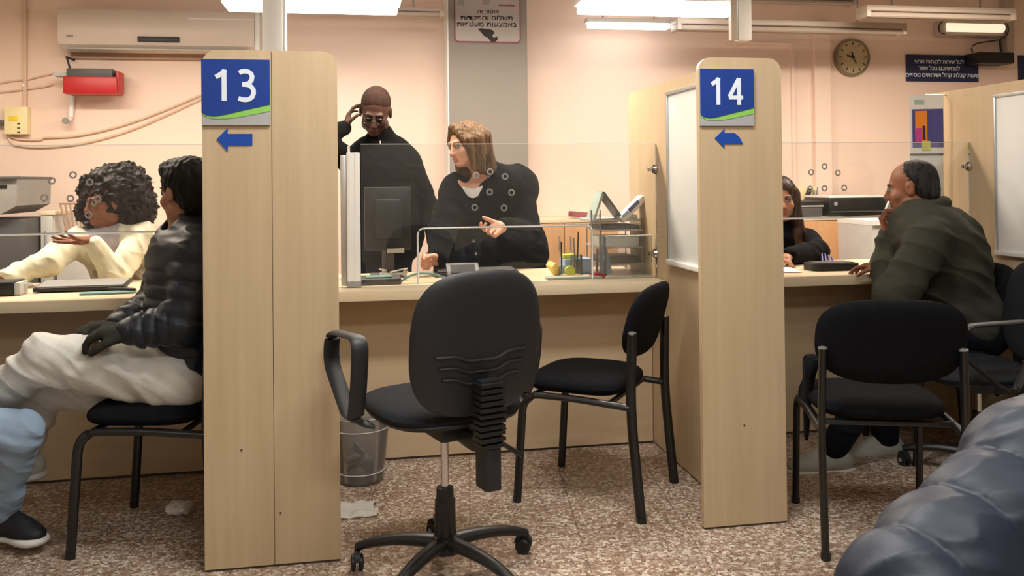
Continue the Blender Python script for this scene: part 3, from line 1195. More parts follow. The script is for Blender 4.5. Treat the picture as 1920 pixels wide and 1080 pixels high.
# ---------------------------------------------------------------- ceiling luminaires and rails
def fitting(x0, x1, y, z, w, h, lit, label, group=None, name='tube_light', mat=None):
    t = thing(name, ((x0 + x1) / 2, y, z + h), label, 'light fitting', group=group)
    MB().bx(x0, x1, y - w / 2, y + w / 2, z + h * 0.5, z + h, 0.008).build('housing', M['white'] if lit else M['tube'], t)
    if lit:
        MB().bx(x0 + 0.02, x1 - 0.02, y - w / 2 + 0.004, y + w / 2 - 0.004, z, z + h * 0.55, 0.014).build('diffuser', M['lamp'], t)
    else:
        for dy in (-w * 0.25, w * 0.25):
            MB().tube([(x0 + 0.03, y + dy, z + h * 0.25), (x1 - 0.03, y + dy, z + h * 0.25)], h * 0.24, 10).build('tube', mat or M['tube'], t)
        MB().bx(x0, x0 + 0.03, y - w / 2, y + w / 2, z, z + h * 0.6, 0.004).build('end_cap', M['tube'], t)
        MB().bx(x1 - 0.03, x1, y - w / 2, y + w / 2, z, z + h * 0.6, 0.004).build('end_cap', M['tube'], t)
    for s in (0.2, 0.8):
        xx = x0 + (x1 - x0) * s
        MB().tube([(xx, y, z + h - 0.002), (xx, y, 2.9)], 0.005, 8).build('hanger', M['grey'], t)
    return t


a = at(415, 14, 5.3); b = at(752, 14, 5.3)
fitting(a.x, b.x, 5.3, a.z, 0.28, 0.10, True, 'lit white tube light above the air conditioner and number 13 partition')
a = at(640, 28, 5.9); b = at(832, 25, 5.9)
fitting(a.x - 0.35, b.x, 5.9, a.z, 0.10, 0.06, False, 'unlit slim tube fitting left of the grey pillar')
a = at(1085, 20, 5.2); b = at(1383, 24, 5.2)
fitting(a.x, b.x, 5.2, a.z, 0.28, 0.10, True, 'lit white tube light between the pillar and the number 14 partition')
a = at(1098, 52, 6.1); b = at(1258, 54, 6.1)
fitting(a.x, b.x, 6.1, a.z, 0.10, 0.07, True, 'short lit lamp low on the wall right of the grey pillar')
a = at(1264, 58, 5.6); b = at(1690, 58, 5.6)
fitting(a.x, b.x, 5.6, a.z, 0.14, 0.08, False, 'long unlit tube fitting above the wall clock')
a = at(1615, 34, 5.3); b = at(1892, 34, 5.3)
fitting(a.x, b.x, 5.3, a.z, 0.14, 0.08, False, 'unlit tube fitting at top right above the emergency lamp')
a = at(1380, 6, 5.9); b = at(1600, 6, 5.9)
fitting(a.x, b.x, 5.9, a.z, 0.14, 0.07, False, 'unlit tube fitting at the top edge right of the hanging bracket')
# emergency lamp
a = at(1764, 66, 6.3); b = at(1886, 66, 6.3)
t = thing('emergency_lamp', ((a.x + b.x) / 2, 6.3, a.z), 'small warm glowing emergency lamp above the navy sign', 'light fitting')
MB().bx(a.x, b.x, 6.3, 6.4, a.z, a.z + 0.13, 0.02).build('housing', M['tube'], t)
MB().tube([(a.x + 0.05, 6.29, a.z + 0.065), (b.x - 0.04, 6.29, a.z + 0.065)], 0.036, 14).build('tube', M['lampw'], t)
m = MB()
m.tube(bez((a.x + 0.02, 6.28, a.z + 0.12), (a.x - 0.05, 6.28, a.z + 0.1), (a.x - 0.05, 6.28, a.z), (a.x + 0.02, 6.28, a.z + 0.01), 8), 0.006, 8)
m.build('cable', M['ink'], t)
m = MB()
c = at(1822, 98, 6.3)
m.tube(bez((b.x, 6.28, a.z + 0.1), (b.x + 0.1, 6.3, a.z - 0.12), (c.x - 0.05, 6.32, c.z + 0.16), (c.x + 0.03, 6.33, c.z + 0.0), 12), 0.006, 8)
m.build('cable', M['ink'], t)
# hanging brackets / service pole
a = at(1386, 75, 4.9); b = at(1410, 75, 4.9)
t = thing('ceiling_bracket', ((a.x + b.x) / 2, 4.93, a.z), 'white bracket hanging from the ceiling right of the lit tube light', 'bracket')
MB().bx(a.x, b.x, 4.9, 4.96, a.z, 2.9, 0.005).build('post', M['white'], t)
MB().bx(a.x - 0.05, a.x - 0.01, 4.9, 4.94, a.z + 0.0, 2.62, 0.004).build('arm', M['tube'], t)
a = at(492, 90, 4.56); b = at(536, 90, 4.56)
t = thing('service_pole', ((a.x + b.x) / 2, 4.6, 0), 'white floor to ceiling cable pole behind the number 13 partition', 'pole')
MB().bx(a.x, b.x - 0.015, 4.56, 4.66, 0.0, 2.9, 0.006).build('duct', M['white'], t)
MB().bx(b.x - 0.013, b.x, 4.565, 4.64, 0.0, 2.9, 0.003).build('cover_strip', M['board'], t)


# ---------------------------------------------------------------- things on the rear wall
# air conditioner
t = thing('air_conditioner', (-1.4, 6.4, 2.2), 'long pale wall air conditioner above the red box', 'air conditioner')
x0, x1, z0, z1 = -2.02, -0.74, 2.215, 2.50
prof = [(6.4, z0 + 0.01), (6.26, z0 - 0.005), (6.20, z0 + 0.04), (6.185, z0 + 0.11), (6.185, z1 - 0.02), (6.20, z1), (6.4, z1 + 0.005)]
MB().prism([(y, z) for y, z in prof], (x0, 0, 0), (0, 1, 0), (0, 0, 1), x1 - x0).build('body', M['ac'], t, ang=40)
MB().bx(x0 + 0.05, x1 - 0.05, 6.19, 6.235, z0 + 0.005, z0 + 0.014, 0.002).build('louvre', M['lgrey'], t)
a = at(258, 73, 6.18); b = at(336, 73, 6.18)
MB().bx(a.x, b.x, 6.175, 6.19, a.z - 0.018, a.z + 0.018, 0.004).build('display', M['black'], t)
MB().bx(x1 - 0.44, x1 - 0.0, 6.181, 6.187, z1 - 0.063, z1 - 0.056).build('trim_line', M['white'], t)
a = at(130, 67, 6.18)
MB().bx(a.x - 0.02, a.x + 0.02, 6.181, 6.187, a.z - 0.005, a.z + 0.005).build('badge', M['grey'], t)
MB().bx(x1, x1 + 0.035, 6.2, 6.4, z0 - 0.0, z1 + 0.005, 0.01).build('end_cap', M['white'], t)
MB().bx(x0 + 0.03, x1, 6.36, 6.4, z0 - 0.035, z0 + 0.01).build('mounting_plate', M['cabled'], t)
# conduit with elbow
a = at(133, 150, 6.38); b = at(133, 228, 6.38)
t = thing('drain_pipe', (b.x, 6.38, b.z), 'white drain pipe running down behind the red box', 'pipe')
m = MB().tube(rounded([(a.x + 0.02, 6.37, a.z + 0.0), (b.x - 0.0, 6.37, b.z + 0.02), (b.x - 0.01, 6.30, b.z)], 0.02), 0.017, 12)
m.build('pipe', M['white'], t)
MB().lathe([(0.019, 0), (0.022, 0.01), (0.022, 0.03), (0.019, 0.035), (0.0, 0.035)], (b.x - 0.01, 6.325, b.z), (0, -1, 0), 14).build('nozzle', M['grey'], t)
# red box on a bracket
t = thing('red_box', (-1.86, 6.3, 1.92), 'red plastic box with dark top on the wall under the air conditioner', 'box')
a = at(121, 178, 6.2); b = at(222, 145, 6.2)
MB().bx(a.x, b.x, 6.16, 6.33, a.z + 0.005, b.z, 0.012).build('body', M['red'], t)
MB().bx(a.x + 0.02, b.x - 0.03, 6.17, 6.33, b.z - 0.004, b.z + 0.055, 0.006).build('top', M['dgrey'], t)
MB().bx(b.x - 0.012, b.x + 0.008, 6.18, 6.32, a.z + 0.02, b.z + 0.04, 0.006).build('side_knob', M['red'], t)
q_ = at(125, 107, 6.25)
m = MB().tube([(q_.x, 6.4, q_.z), (q_.x, 6.25, q_.z), at(133, 134, 6.25)], 0.008, 8)
m.build('bracket', M['ink'], t)
MB().bx(a.x - 0.075, a.x + 0.03, 6.2, 6.3, b.z + 0.005, b.z + 0.03, 0.004).build('clip', M['lgrey'], t)
# vertical conduit and junction box
a = at(45, 0, 6.37)
t = thing('conduit', (a.x, 6.39, 1.85), 'thin vertical pale conduit running down to the cream junction box', 'conduit')
MB().bx(a.x - 0.012, a.x + 0.012, 6.372, 6.4, 1.83, 2.9, 0.004).build('duct', M['cable'], t)
MB().bx(a.x - 0.016, a.x + 0.003, 6.366, 6.4, 1.98, 2.0, 0.004).build('clip', M['white'], t)
t = thing('junction_box', (-2.36, 6.38, 1.7), 'cream electrical junction box with a yellow label at left edge', 'junction box')
a = at(8, 252, 6.34); b = at(52, 200, 6.34)
MB().bx(a.x, b.x, 6.33, 6.4, a.z, b.z, 0.008).build('body', M['cream'], t)
a2 = at(17, 227, 6.33); b2 = at(33, 217, 6.33)
MB().bx(a2.x, b2.x, 6.326, 6.335, a2.z, b2.z, 0.002).build('label', M['yellow'], t)
for yy in (232, 240, 248):
    c = at(35, yy, 6.33)
    MB().bx(c.x - 0.008, c.x + 0.008, 6.326, 6.335, c.z - 0.004, c.z + 0.004).build('socket_slot', M['ink'], t)
c = at(2, 229, 6.33)
MB().bx(c.x - 0.05, c.x + 0.012, 6.33, 6.4, c.z - 0.02, c.z + 0.015, 0.004).build('plug', M['dgrey'], t)
# cables
def wcable(pts, label, r=0.008, Y=6.385, mat='cable'):
    P = [at(x, y, Y) for x, y in pts]
    sm = []
    for i in range(len(P) - 1):
        p0, p1, p2, p3 = P[max(i - 1, 0)], P[i], P[i + 1], P[min(i + 2, len(P) - 1)]
        for k in range(6):
            tt = k / 6
            sm.append(0.5 * ((2 * p1) + (p2 - p0) * tt + (2 * p0 - 5 * p1 + 4 * p2 - p3) * tt * tt + (3 * p1 - p0 - 3 * p2 + p3) * tt ** 3))
    sm.append(P[-1])
    o = MB().tube(sm, r, 8).build('wall_cable', M[mat])
    tag(o, label, 'cable')


wcable([(12, 248), (25, 258), (45, 262), (75, 262), (85, 258), (140, 255), (200, 243), (260, 225), (320, 202), (376, 178)], 'upper of two sagging pale cables right of the cream junction box')
wcable([(14, 252), (22, 268), (40, 274), (80, 276), (140, 271), (200, 258), (260, 238), (320, 212), (376, 186)], 'lower of two sagging pale cables right of the cream junction box')
wcable([(-10, 158), (20, 152), (50, 149), (80, 142), (104, 137)], 'upper pale cable running left from the red box', 0.006)
wcable([(-10, 174), (20, 171), (50, 167), (80, 163), (100, 158)], 'lower pale cable running left from under the red box', 0.006)

# pillar sign
a = at(852, 79, 6.09); b = at(976, -14, 6.09)
t = thing('pillar_sign', ((a.x + b.x) / 2, 6.1, a.z), 'white notice with a dark rose border high on the grey pillar', 'sign')
w, h = b.x - a.x, b.z - a.z
MB().prism(rrect(w, h, (0.03,) * 4), (a.x, 6.098, a.z), (1, 0, 0), (0, 0, 1), 0.004).build('border', M['rose'], t, smooth=False)
MB().prism(rrect(w - 0.02, h - 0.02, (0.024,) * 4), (a.x + 0.01, 6.0935, a.z + 0.01), (1, 0, 0), (0, 0, 1), 0.002).build('face', M['signbg'], t, smooth=False)
def heb(s):
    return s[::-1]
for s, px, py, sz, xs in (('איסור זה', 915, 22, 0.036, 1.0), ('תשלום והפקדות', 913, 34, 0.046, 1.0), ('באמצעות מעטפות', 913, 46, 0.046, 1.0)):
    c = at(px, py, 6.09)
    text_mesh('lettering', heb(s), sz, (c.x, 6.090, c.z), (1, 0, 0.012), (0, 0, 1), M['ink'], t, xs=1.25)
c = at(915, 66, 6.09)
hand_poly = [(-0.075, 0.045), (-0.05, 0.05), (0.03, 0.04), (0.05, 0.02), (0.03, -0.005), (0.045, -0.02), (0.065, -0.005), (0.072, -0.03), (0.05, -0.048), (0.02, -0.045), (0.0, -0.02), (-0.03, -0.005), (-0.05, 0.02)]
MB().prism(hand_poly[::-1], (c.x, 6.0915, c.z), (1, 0, 0), (0, 0, 1), 0.002).build('pictogram', M['ink'], t, smooth=False)
for px, py, pw in ((864, 5, 0.05), (912, 3, 0.05)):
    c = at(px, py, 6.09)
    MB().bx(c.x - pw / 2, c.x + pw / 2, 6.0895, 6.0935, c.z - 0.02, c.z + 0.03, 0.001).build('emblem', M['grey'], t)
c = at(950, 10, 6.09)
MB().bx(c.x - 0.06, c.x + 0.06, 6.0895, 6.0935, c.z - 0.006, c.z + 0.006, 0.001).build('emblem', M['rose'], t)

# clock
c = at(1600, 107, 6.36)
t = thing('wall_clock', (c.x, 6.4, c.z), 'round aged wall clock with a beige face above the printer', 'clock')
MB().lathe([(0, 0), (0.155, 0), (0.158, 0.02), (0.150, 0.042), (0.138, 0.045), (0.135, 0.03), (0, 0.03)], (c.x, 6.4, c.z), (0, -1, 0), 48).build('rim', M['clockr'], t)
MB().lathe([(0, 0.031), (0.134, 0.031), (0.134, 0.034), (0, 0.034)], (c.x, 6.4, c.z), (0, -1, 0), 48).build('face', M['clockf'], t)
m = MB()
for i in range(12):
    a_ = i * PI / 6
    m.box((c.x + 0.112 * math.sin(a_), 6.364, c.z + 0.112 * math.cos(a_)), (0.008, 0.002, 0.022), (0, a_, 0))
m.build('hour_mark', M['ink'], t)
for ang, L, w_ in ((-0.42 * PI, 0.055, 0.012), (-0.07 * PI, 0.045, 0.012), (0.85 * PI, 0.06, 0.007)):
    MB().box((c.x + L / 2 * math.sin(ang), 6.362, c.z + L / 2 * math.cos(ang)), (w_, 0.003, L), (0, ang, 0)).build('hand', M['ink'], t)
MB().lathe([(0, 0), (0.012, 0), (0.012, 0.01), (0, 0.01)], (c.x, 6.366, c.z), (0, -1, 0), 12).build('hub', M['ink'], t)

# navy signs
a = at(1701, 152, 6.38); b = at(1835, 104, 6.38)
t = thing('wall_sign', ((a.x + b.x) / 2, 6.4, a.z), 'navy blue wall sign with three lines of white lettering', 'sign')
MB().bx(a.x, b.x, 6.385, 6.4, a.z, b.z, 0.002).build('plate', M['navy'], t)
for s, px, py, sz in (('לכל שירות לקוחות ארצי', 1762, 116, 0.045), ('לנוחיותכם בכל אתר', 1762, 128, 0.045), ('שעות קבלת קהל ושירותים נוספים', 1768, 141, 0.047)):
    c = at(px, py, 6.38)
    text_mesh('lettering', heb(s), sz, (c.x, 6.384, c.z), (1, 0, 0), (0, 0, 1), M['digit'], t, xs=1.05)
a = at(1912, 150, 6.38); b = at(1960, 104, 6.38)
t = thing('wall_sign', ((a.x + b.x) / 2, 6.4, a.z), 'second navy sign cut off by the right edge of the photo', 'sign')
MB().bx(a.x, b.x, 6.385, 6.4, a.z, b.z, 0.002).build('plate', M['navy'], t)
# black box (router) beside the navy sign
a = at(1826, 120, 6.28); b = at(1892, 98, 6.28)
t = thing('router', ((a.x + b.x) / 2, 6.3, a.z), 'black wall-mounted router box overlapping the navy sign', 'router')
MB().bx(a.x, b.x, 6.22, 6.4, a.z, b.z - 0.01, 0.008).build('body', M['black'], t)
MB().tube([(b.x - 0.03, 6.33, b.z - 0.01), (b.x - 0.03, 6.35, b.z + 0.12)], 0.008, 8).build('antenna', M['black'], t)
# pipe duct in the top right corner
a = at(1899, 90, 6.3)
t = thing('corner_duct', (a.x, 6.35, a.z), 'pale vertical duct at the top right corner', 'duct')
MB().bx(a.x - 0.035, a.x + 0.035, 6.32, 6.4, a.z - 0.02, 2.9, 0.006).build('cover', M['tube'], t)


# ---------------------------------------------------------------- rear cabinets and office machines
def cabinet(x0, x1, y0, z1, label, doors=2, mat='woodc'):
    t = thing('cabinet', ((x0 + x1) / 2, y0 + 0.24, 0), label, 'cabinet')
    MB().bx(x0, x1, y0 + 0.02, YW - 0.005, 0.0, z1 - 0.025, 0.002).build('body', M[mat], t)
    MB().bx(x0 - 0.01, x1 + 0.01, y0, YW - 0.005, z1 - 0.025, z1, 0.003).build('top', M['woodx'], t)
    w = (x1 - x0) / doors
    for i in range(doors):
        d = MB().bx(x0 + i * w + 0.004, x0 + (i + 1) * w - 0.004, y0 + 0.002, y0 + 0.02, 0.06, z1 - 0.03, 0.002).build('door', M[mat], t)
        hx = x0 + (i + 1) * w - 0.04 if i % 2 == 0 else x0 + i * w + 0.04
        h = MB().tube([(hx, y0 - 0.015, z1 - 0.22), (hx, y0 - 0.015, z1 - 0.12)], 0.005, 8)
        h.build('handle', M['alu'], d)
    return t


cabinet(1.0, 1.80, 5.88, 1.02, 'brown wood cabinet against the wall behind the standing woman')
cabinet(2.75, 3.56, 5.88, 1.0, 'brown wood cabinet under the black printer, right of the 14 partition', 2)
cabinet(-1.95, -1.875, 5.65, 1.14, 'narrow taller grey cabinet next to the grey copier', 1, mat='lgrey')
cabinet(-1.86, -1.05, 5.65, 1.0, 'lower grey cabinet carrying the slatted basket behind the cream cardigan', 1, mat='lgrey')
cabinet(3.98, 4.9, 5.88, 0.98, 'wood cabinet in the corner behind the olive coat', 2)

# printer / scanner at far left on a stand
t = thing('office_machine', (-2.25, 5.6, 0), 'tall grey office copier cut off by the left edge', 'copier')
MB().bx(-2.55, -1.96, 5.45, 5.95, 0.0, 1.10, 0.01).build('stand', M['dgrey'], t)
MB().prism([(-2.55, 1.13), (-2.08, 1.13), (-1.99, 1.18), (-1.985, 1.335), (-2.55, 1.335)], (0, 5.95, 0), (1, 0, 0), (0, 0, 1), 0.55).build('body', M['grey'], t, ang=20)
MB().bx(-2.55, -1.985, 5.38, 5.97, 1.335, 1.352, 0.004).build('lid', M['dgrey'], t)
MB().bx(-2.4, -2.115, 5.395, 5.42, 1.16, 1.26, 0.003).build('paper_tray', M['lgrey'], t)
MB().bx(-2.4, -2.04, 5.394, 5.402, 1.285, 1.305, 0.002).build('panel', M['black'], t)

# slatted basket behind the clerk in cream
a = at(107, 381, 5.7); b = at(163, 415, 5.7)
t = thing('paper_basket', (-1.66, 5.75, 1.0), 'brown grey slatted basket behind the clerk in cream cardigan', 'basket')
m = MB()
x0, x1, zt, zb = a.x + 0.03, a.x + 0.31, a.z, 1.002
m.tube([(x0, 5.66, zt), (x1, 5.66, zt), (x1, 5.84, zt), (x0, 5.84, zt)], 0.008, 8, closed=True)
m.tube([(x0 + 0.03, 5.68, zb + 0.01), (x1 - 0.03, 5.68, zb + 0.01), (x1 - 0.03, 5.82, zb + 0.01), (x0 + 0.03, 5.82, zb + 0.01)], 0.008, 8, closed=True)
for i in range(11):
    s = i / 10
    for yy, yb in ((5.66, 5.68), (5.84, 5.82)):
        m.tube([(x0 + (x1 - x0) * s, yy, zt), (x0 + 0.03 + (x1 - x0 - 0.06) * s, yb, zb + 0.01)], 0.005, 6)
m.bx(x0 + 0.03, x1 - 0.03, 5.68, 5.82, zb, zb + 0.01)
m.build('basket', M['cabled'], t)

# black printer on the right rear cabinet
a = at(1555, 404, 5.92); b = at(1662, 367, 5.92)
t = thing('printer', ((a.x + b.x) / 2, 6.1, 1.0), 'wide black printer on the brown cabinet behind the olive coat man', 'printer')
MB().bx(a.x, b.x + 0.03, 5.93, 6.3, 1.002, b.z - 0.012, 0.015).build('body', M['black'], t)
MB().bx(a.x + 0.01, b.x + 0.02, 5.94, 6.3, b.z - 0.012, b.z + 0.004, 0.005).build('lid', M['white'], t)
MB().lathe([(0, 0), (0.016, 0), (0.016, 0.003), (0, 0.003)], (a.x + 0.06, 5.931, b.z - 0.055), (0, -1, 0), 20).build('badge', M['grey'], t)
MB().bx(a.x + 0.02, b.x, 5.925, 5.935, 1.03, 1.04).build('slot', M['dgrey'], t)
# small stacked desk devices next to it
a = at(1497, 404, 5.92); b = at(1548, 385, 5.92)
t = thing('receipt_printer', ((a.x + b.x) / 2, 6.0, 1.0), 'low black and grey device left of the wide black printer', 'receipt printer')
MB().bx(a.x, b.x - 0.02, 5.93, 6.1, 1.002, b.z - 0.01, 0.008).build('body', M['dgrey'], t)
MB().bx(a.x - 0.01, b.x - 0.01, 5.925, 6.1, b.z - 0.01, b.z, 0.003).build('shelf', M['lgrey'], t)
MB().bx(a.x - 0.01, b.x, 5.94, 6.1, b.z, b.z + 0.032, 0.006).build('lid', M['black'], t)
a = at(1500, 378, 6.32); b = at(1538, 350, 6.32)
t = thing('wall_socket', ((a.x + b.x) / 2, 6.38, a.z), 'cream wall socket box with black plugs above the low device', 'socket')
MB().bx(a.x, b.x, 6.35, 6.4, a.z + 0.01, b.z, 0.006).build('box', M['cream'], t)
MB().box((a.x + 0.08, 6.33, (a.z + b.z) / 2 + 0.01), (0.028, 0.04, 0.075), (0, 0.4, 0), 0.006).build('plug', M['ink'], t)
for dx in (0.135, 0.16):
    MB().bx(a.x + dx - 0.006, a.x + dx + 0.006, 6.34, 6.352, a.z + 0.03, a.z + 0.09).build('socket_slot', M['grey'], t)
# grey computer tower beside the right rear cabinet
a = at(1636, 488, 5.2); b = at(1652, 414, 5.2)
t = thing('file_cabinet', ((a.x + b.x) / 2 + 0.05, 5.3, 0), 'beige grey cabinet with sloped top behind the counter, left of the olive coat', 'cabinet')
MB().bx(a.x, a.x + 0.32, 5.2, 5.62, 0.0, b.z - 0.03, 0.006).build('body', M['lgrey'], t)
MB().prism([(0, 0), (0.3, -0.0), (0.3, 0.03), (0.0, 0.03)], (a.x, 5.19, b.z - 0.03), (1, 0, 0.0), (0, 0, 1), -0.43).build('top', M['white'], t)
tag(MB().bx(3.58, 3.68, 5.92, 6.3, 0.0, 0.97, 0.006).build('computer_tower', M['black']), 'narrow black computer case between the brown cabinet and the beige grey cabinet', 'computer')

# ---------------------------------------------------------------- things on the middle counter
CZ = 0.823
# monitor seen from behind
t = thing('monitor', (0.10, 4.36, CZ), 'dark monitor standing behind the middle glass beside the aluminium post', 'monitor')
a = at(684, 470, 4.36); b = at(770, 350, 4.36)
MB().bx(a.x, b.x, 4.34, 4.375, a.z, b.z, 0.008).build('display_back', M['black'], t)
MB().bx(a.x + 0.05, b.x - 0.05, 4.315, 4.342, a.z + 0.06, b.z - 0.06, 0.012).build('rear_bulge', M['shell'], t)
MB().bx((a.x + b.x) / 2 - 0.03, (a.x + b.x) / 2 + 0.03, 4.35, 4.37, CZ + 0.01, a.z + 0.08, 0.004).build('stem', M['dgrey'], t)
MB().bx((a.x + b.x) / 2 - 0.09, (a.x + b.x) / 2 + 0.09, 4.27, 4.42, CZ, CZ + 0.012, 0.005).build('base', M['dgrey'], t)
a = at(726, 470, 4.30)
MB().bx(a.x, a.x + 0.085, 4.30, 4.33, a.z - 0.012, a.z + 0.008, 0.003).build('label', M['lgrey'], t)
# dark flat device and tangle under the glass
t = thing('card_terminal', (0.06, 4.05, CZ), 'dark teal grey card terminal on the counter next to the aluminium post', 'card terminal')
MB().box((0.075, 4.05, CZ + 0.016), (0.19, 0.12, 0.03), (0.06, 0, 0.05), 0.006).build('body', M['dgrey'], t)
MB().box((0.07, 4.04, CZ + 0.034), (0.12, 0.06, 0.006), (0.06, 0, 0.05), 0.002).build('keypad', M['teal'], t)
m = MB()
rr = random.Random(3)
for i in range(5):
    p = [Vector((0.04 + rr.random() * 0.22, 4.12 + rr.random() * 0.08, CZ + 0.01 + 0.05 * rr.random())) for _ in range(5)]
    m.tube(bez(p[0], p[1], p[2], p[3], 12), 0.0045, 6)
o = m.build('cable_tangle', M['lgrey'])
tag(o, 'tangle of thin grey cables lying behind the card terminal', 'cable')
o = MB().tube(bez((0.17, 4.03, CZ + 0.005), (0.22, 4.04, CZ + 0.05), (0.30, 4.04, CZ + 0.06), (0.40, 4.05, CZ + 0.006), 14), 0.009, 8, flat=0.6).build('phone_cord', M['teal'])
tag(o, 'curved teal cord arching on the counter under the woman\'s hand', 'cord')
t = thing('keyboard', (0.50, 4.28, CZ), 'black keyboard on the counter in front of the standing woman', 'keyboard')
MB().box((0.56, 4.30, CZ + 0.012), (0.42, 0.14, 0.02), (0.05, 0, 0.02), 0.005).build('body', M['black'], t)
for r_ in range(4):
    MB().box((0.56, 4.255 + r_ * 0.03, CZ + 0.024 + r_ * 0.0015), (0.39, 0.024, 0.006), (0.05, 0, 0.02), 0.002).build('key_row', M['dgrey'], t)
t = thing('signature_pad', (0.47, 4.1, CZ), 'small black tilted screen on the counter above the swivel chair back', 'screen')
MB().box((0.475, 4.13, CZ + 0.04), (0.16, 0.10, 0.02), (0.6, 0, 0), 0.006).build('body', M['black'], t)
MB().box((0.475, 4.124, CZ + 0.0495), (0.12, 0.06, 0.003), (0.6, 0, 0)).build('display', M['screen'], t)
MB().bx(0.44, 0.51, 4.12, 4.18, CZ, CZ + 0.014, 0.003).build('foot', M['black'], t)
# yellow paper slips, blue box, pens
o = MB().box((0.93, 4.14, CZ + 0.035), (0.03, 0.05, 0.075), (0.3, -0.75, 0.3), 0.003).build('paper_slip', M['ylw'])
tag(o, 'folded pale yellow paper slip leaning on the middle counter', 'paper')
t = thing('tape_dispenser', (0.99, 4.1, CZ), 'small lime yellow tape dispenser on the middle counter', 'tape dispenser')
MB().lathe([(0, -0.012), (0.024, -0.012), (0.024, 0.012), (0, 0.012)], (1.0, 4.09, CZ + 0.028), (0, 1, 0), 20).build('roll', M['lime'], t)
MB().bx(0.965, 1.045, 4.075, 4.105, CZ, CZ + 0.012, 0.003).build('base', M['ylw'], t)
o = MB().bx(1.0, 1.145, 4.2, 4.31, CZ, CZ + 0.075, 0.004).build('card_box', M['lblue'])
tag(o, 'pale blue card box behind the pens on the middle counter', 'box')
o = MB().bx(1.0, 1.07, 4.225, 4.29, CZ + 0.0755, CZ + 0.095, 0.004).build('sticky_pad', M['lime'])
tag(o, 'lime green pad lying on the pale blue box', 'notepad')
# clear pen holders with pens
def holder(x, y, h, w, label, pens):
    t = thing('pen_holder', (x, y, CZ), label, 'pen holder')
    MB().lathe([(w, 0), (w, h), (w - 0.002, h), (w - 0.002, 0.004), (0, 0.004), (0, 0)], (x, y, CZ + 0.001), (0, 0, 1), 20).build('cup', M['clear'], t)
    for i, (dx, dz, mt) in enumerate(pens):
        p = MB().tube([(x + dx * 0.3, y, CZ + 0.01), (x + dx, y + 0.004 * i, CZ + dz)], 0.0042, 8).build('pen', M[mt])
        tag(p, 'pen standing in the clear holder, %s' % ('black' if mt == 'ink' else 'grey') + ', ' + label.split(' holder ')[-1], 'pen')
    return t


holder(0.965, 4.12, 0.05, 0.014, 'narrow clear holder next to the yellow paper slip', [(0.0, 0.17, 'ink')])
holder(1.05, 4.16, 0.10, 0.03, 'clear cup holder before the pale blue box', [(0.012, 0.215, 'ink'), (-0.012, 0.185, 'grey')])
# stand with red base and clear tubes
t = thing('clear_stand', (1.105, 4.03, CZ), 'clear acrylic stand with a round red base at the edge of the glass', 'stand')
MB().lathe([(0, 0), (0.042, 0), (0.044, 0.008), (0.03, 0.018), (0.014, 0.024), (0, 0.024)], (1.115, 4.02, CZ), (0, 0, 1), 24).build('base', M['red'], t)
MB().bx(1.09, 1.135, 4.0, 4.004, CZ + 0.02, 1.13, 0.001).build('sheet', M['clear'], t)
m = MB()
for dx in (-0.022, 0.022):
    m.tube([(1.112 + dx, 4.012, CZ + 0.02), (1.112 + dx, 4.012, 1.15)], 0.004, 8)
m.build('upright', M['alu'], t)
o = MB().tube([(1.12, 4.03, CZ + 0.026), (1.124, 4.032, CZ + 0.14)], 0.0065, 10).build('marker_pen', M['rose'])
tag(o, 'thick dark rose marker standing on the red base', 'pen')
# long flat pale ruler / folder
o = MB().bx(0.86, 1.13, 3.97, 4.03, CZ, CZ + 0.012, 0.003).build('flat_case', M['pale'])
tag(o, 'long flat pale green case on the middle counter left of the red base', 'case')
# document trays
t = thing('document_tray', (1.25, 4.22, CZ), 'stack of pale document trays in front of the number 14 partition side', 'tray')
for k in range(3):
    z = CZ + 0.045 + k * 0.085
    MB().bx(1.165, 1.385, 4.12, 4.40, z, z + 0.008, 0.002).build('shelf', M['lgrey'], t)
m = MB()
for x in (1.168, 1.382):
    for y in (4.125, 4.395):
        m.tube([(x, y, CZ), (x, y, CZ + 0.24)], 0.004, 8)
m.build('frame', M['grey'], t)
MB().bx(1.13, 1.385, 4.15, 4.40, CZ + 0.262, CZ + 0.274, 0.002).build('tray_lid', M['lgrey'], t)
for k, (mt, h) in enumerate((('dgrey', 0.03), ('paper', 0.045), ('dgrey', 0.02))):
    o = MB().box((1.275, 4.255, CZ + 0.054 + k * 0.085 + h / 2), (0.19, 0.24, h), (0, 0, 0.03 * (k - 1)), 0.002).build('paper_stack', M[mt])
    tag(o, ('dark folder stack in the lowest pale document tray', 'white paper stack in the middle pale document tray', 'thin dark folder in the top pale document tray')[k], 'paper')
# low clear box along the counter
t = thing('clear_box', (1.27, 4.03, CZ), 'low clear acrylic box at the right end of the middle counter', 'box')
m = MB()
m.bx(1.15, 1.385, 3.985, 3.989, CZ, CZ + 0.20).bx(1.15, 1.154, 3.985, 4.1, CZ, CZ + 0.20)
m.build('sides', M['clear'], t)
MB().tube([(1.15, 3.987, CZ + 0.20), (1.385, 3.987, CZ + 0.20)], 0.0035, 8).tube([(1.15, 3.987, CZ + 0.005), (1.385, 3.987, CZ + 0.005)], 0.004, 8).build('rail', M['edgeg'], t)
o = MB().box((1.17, 4.06, CZ + 0.07), (0.05, 0.006, 0.13), (0.1, -0.25, 0), 0.002).build('leaflet', M['lblue'])
tag(o, 'pale blue leaflet leaning inside the low clear box', 'leaflet')
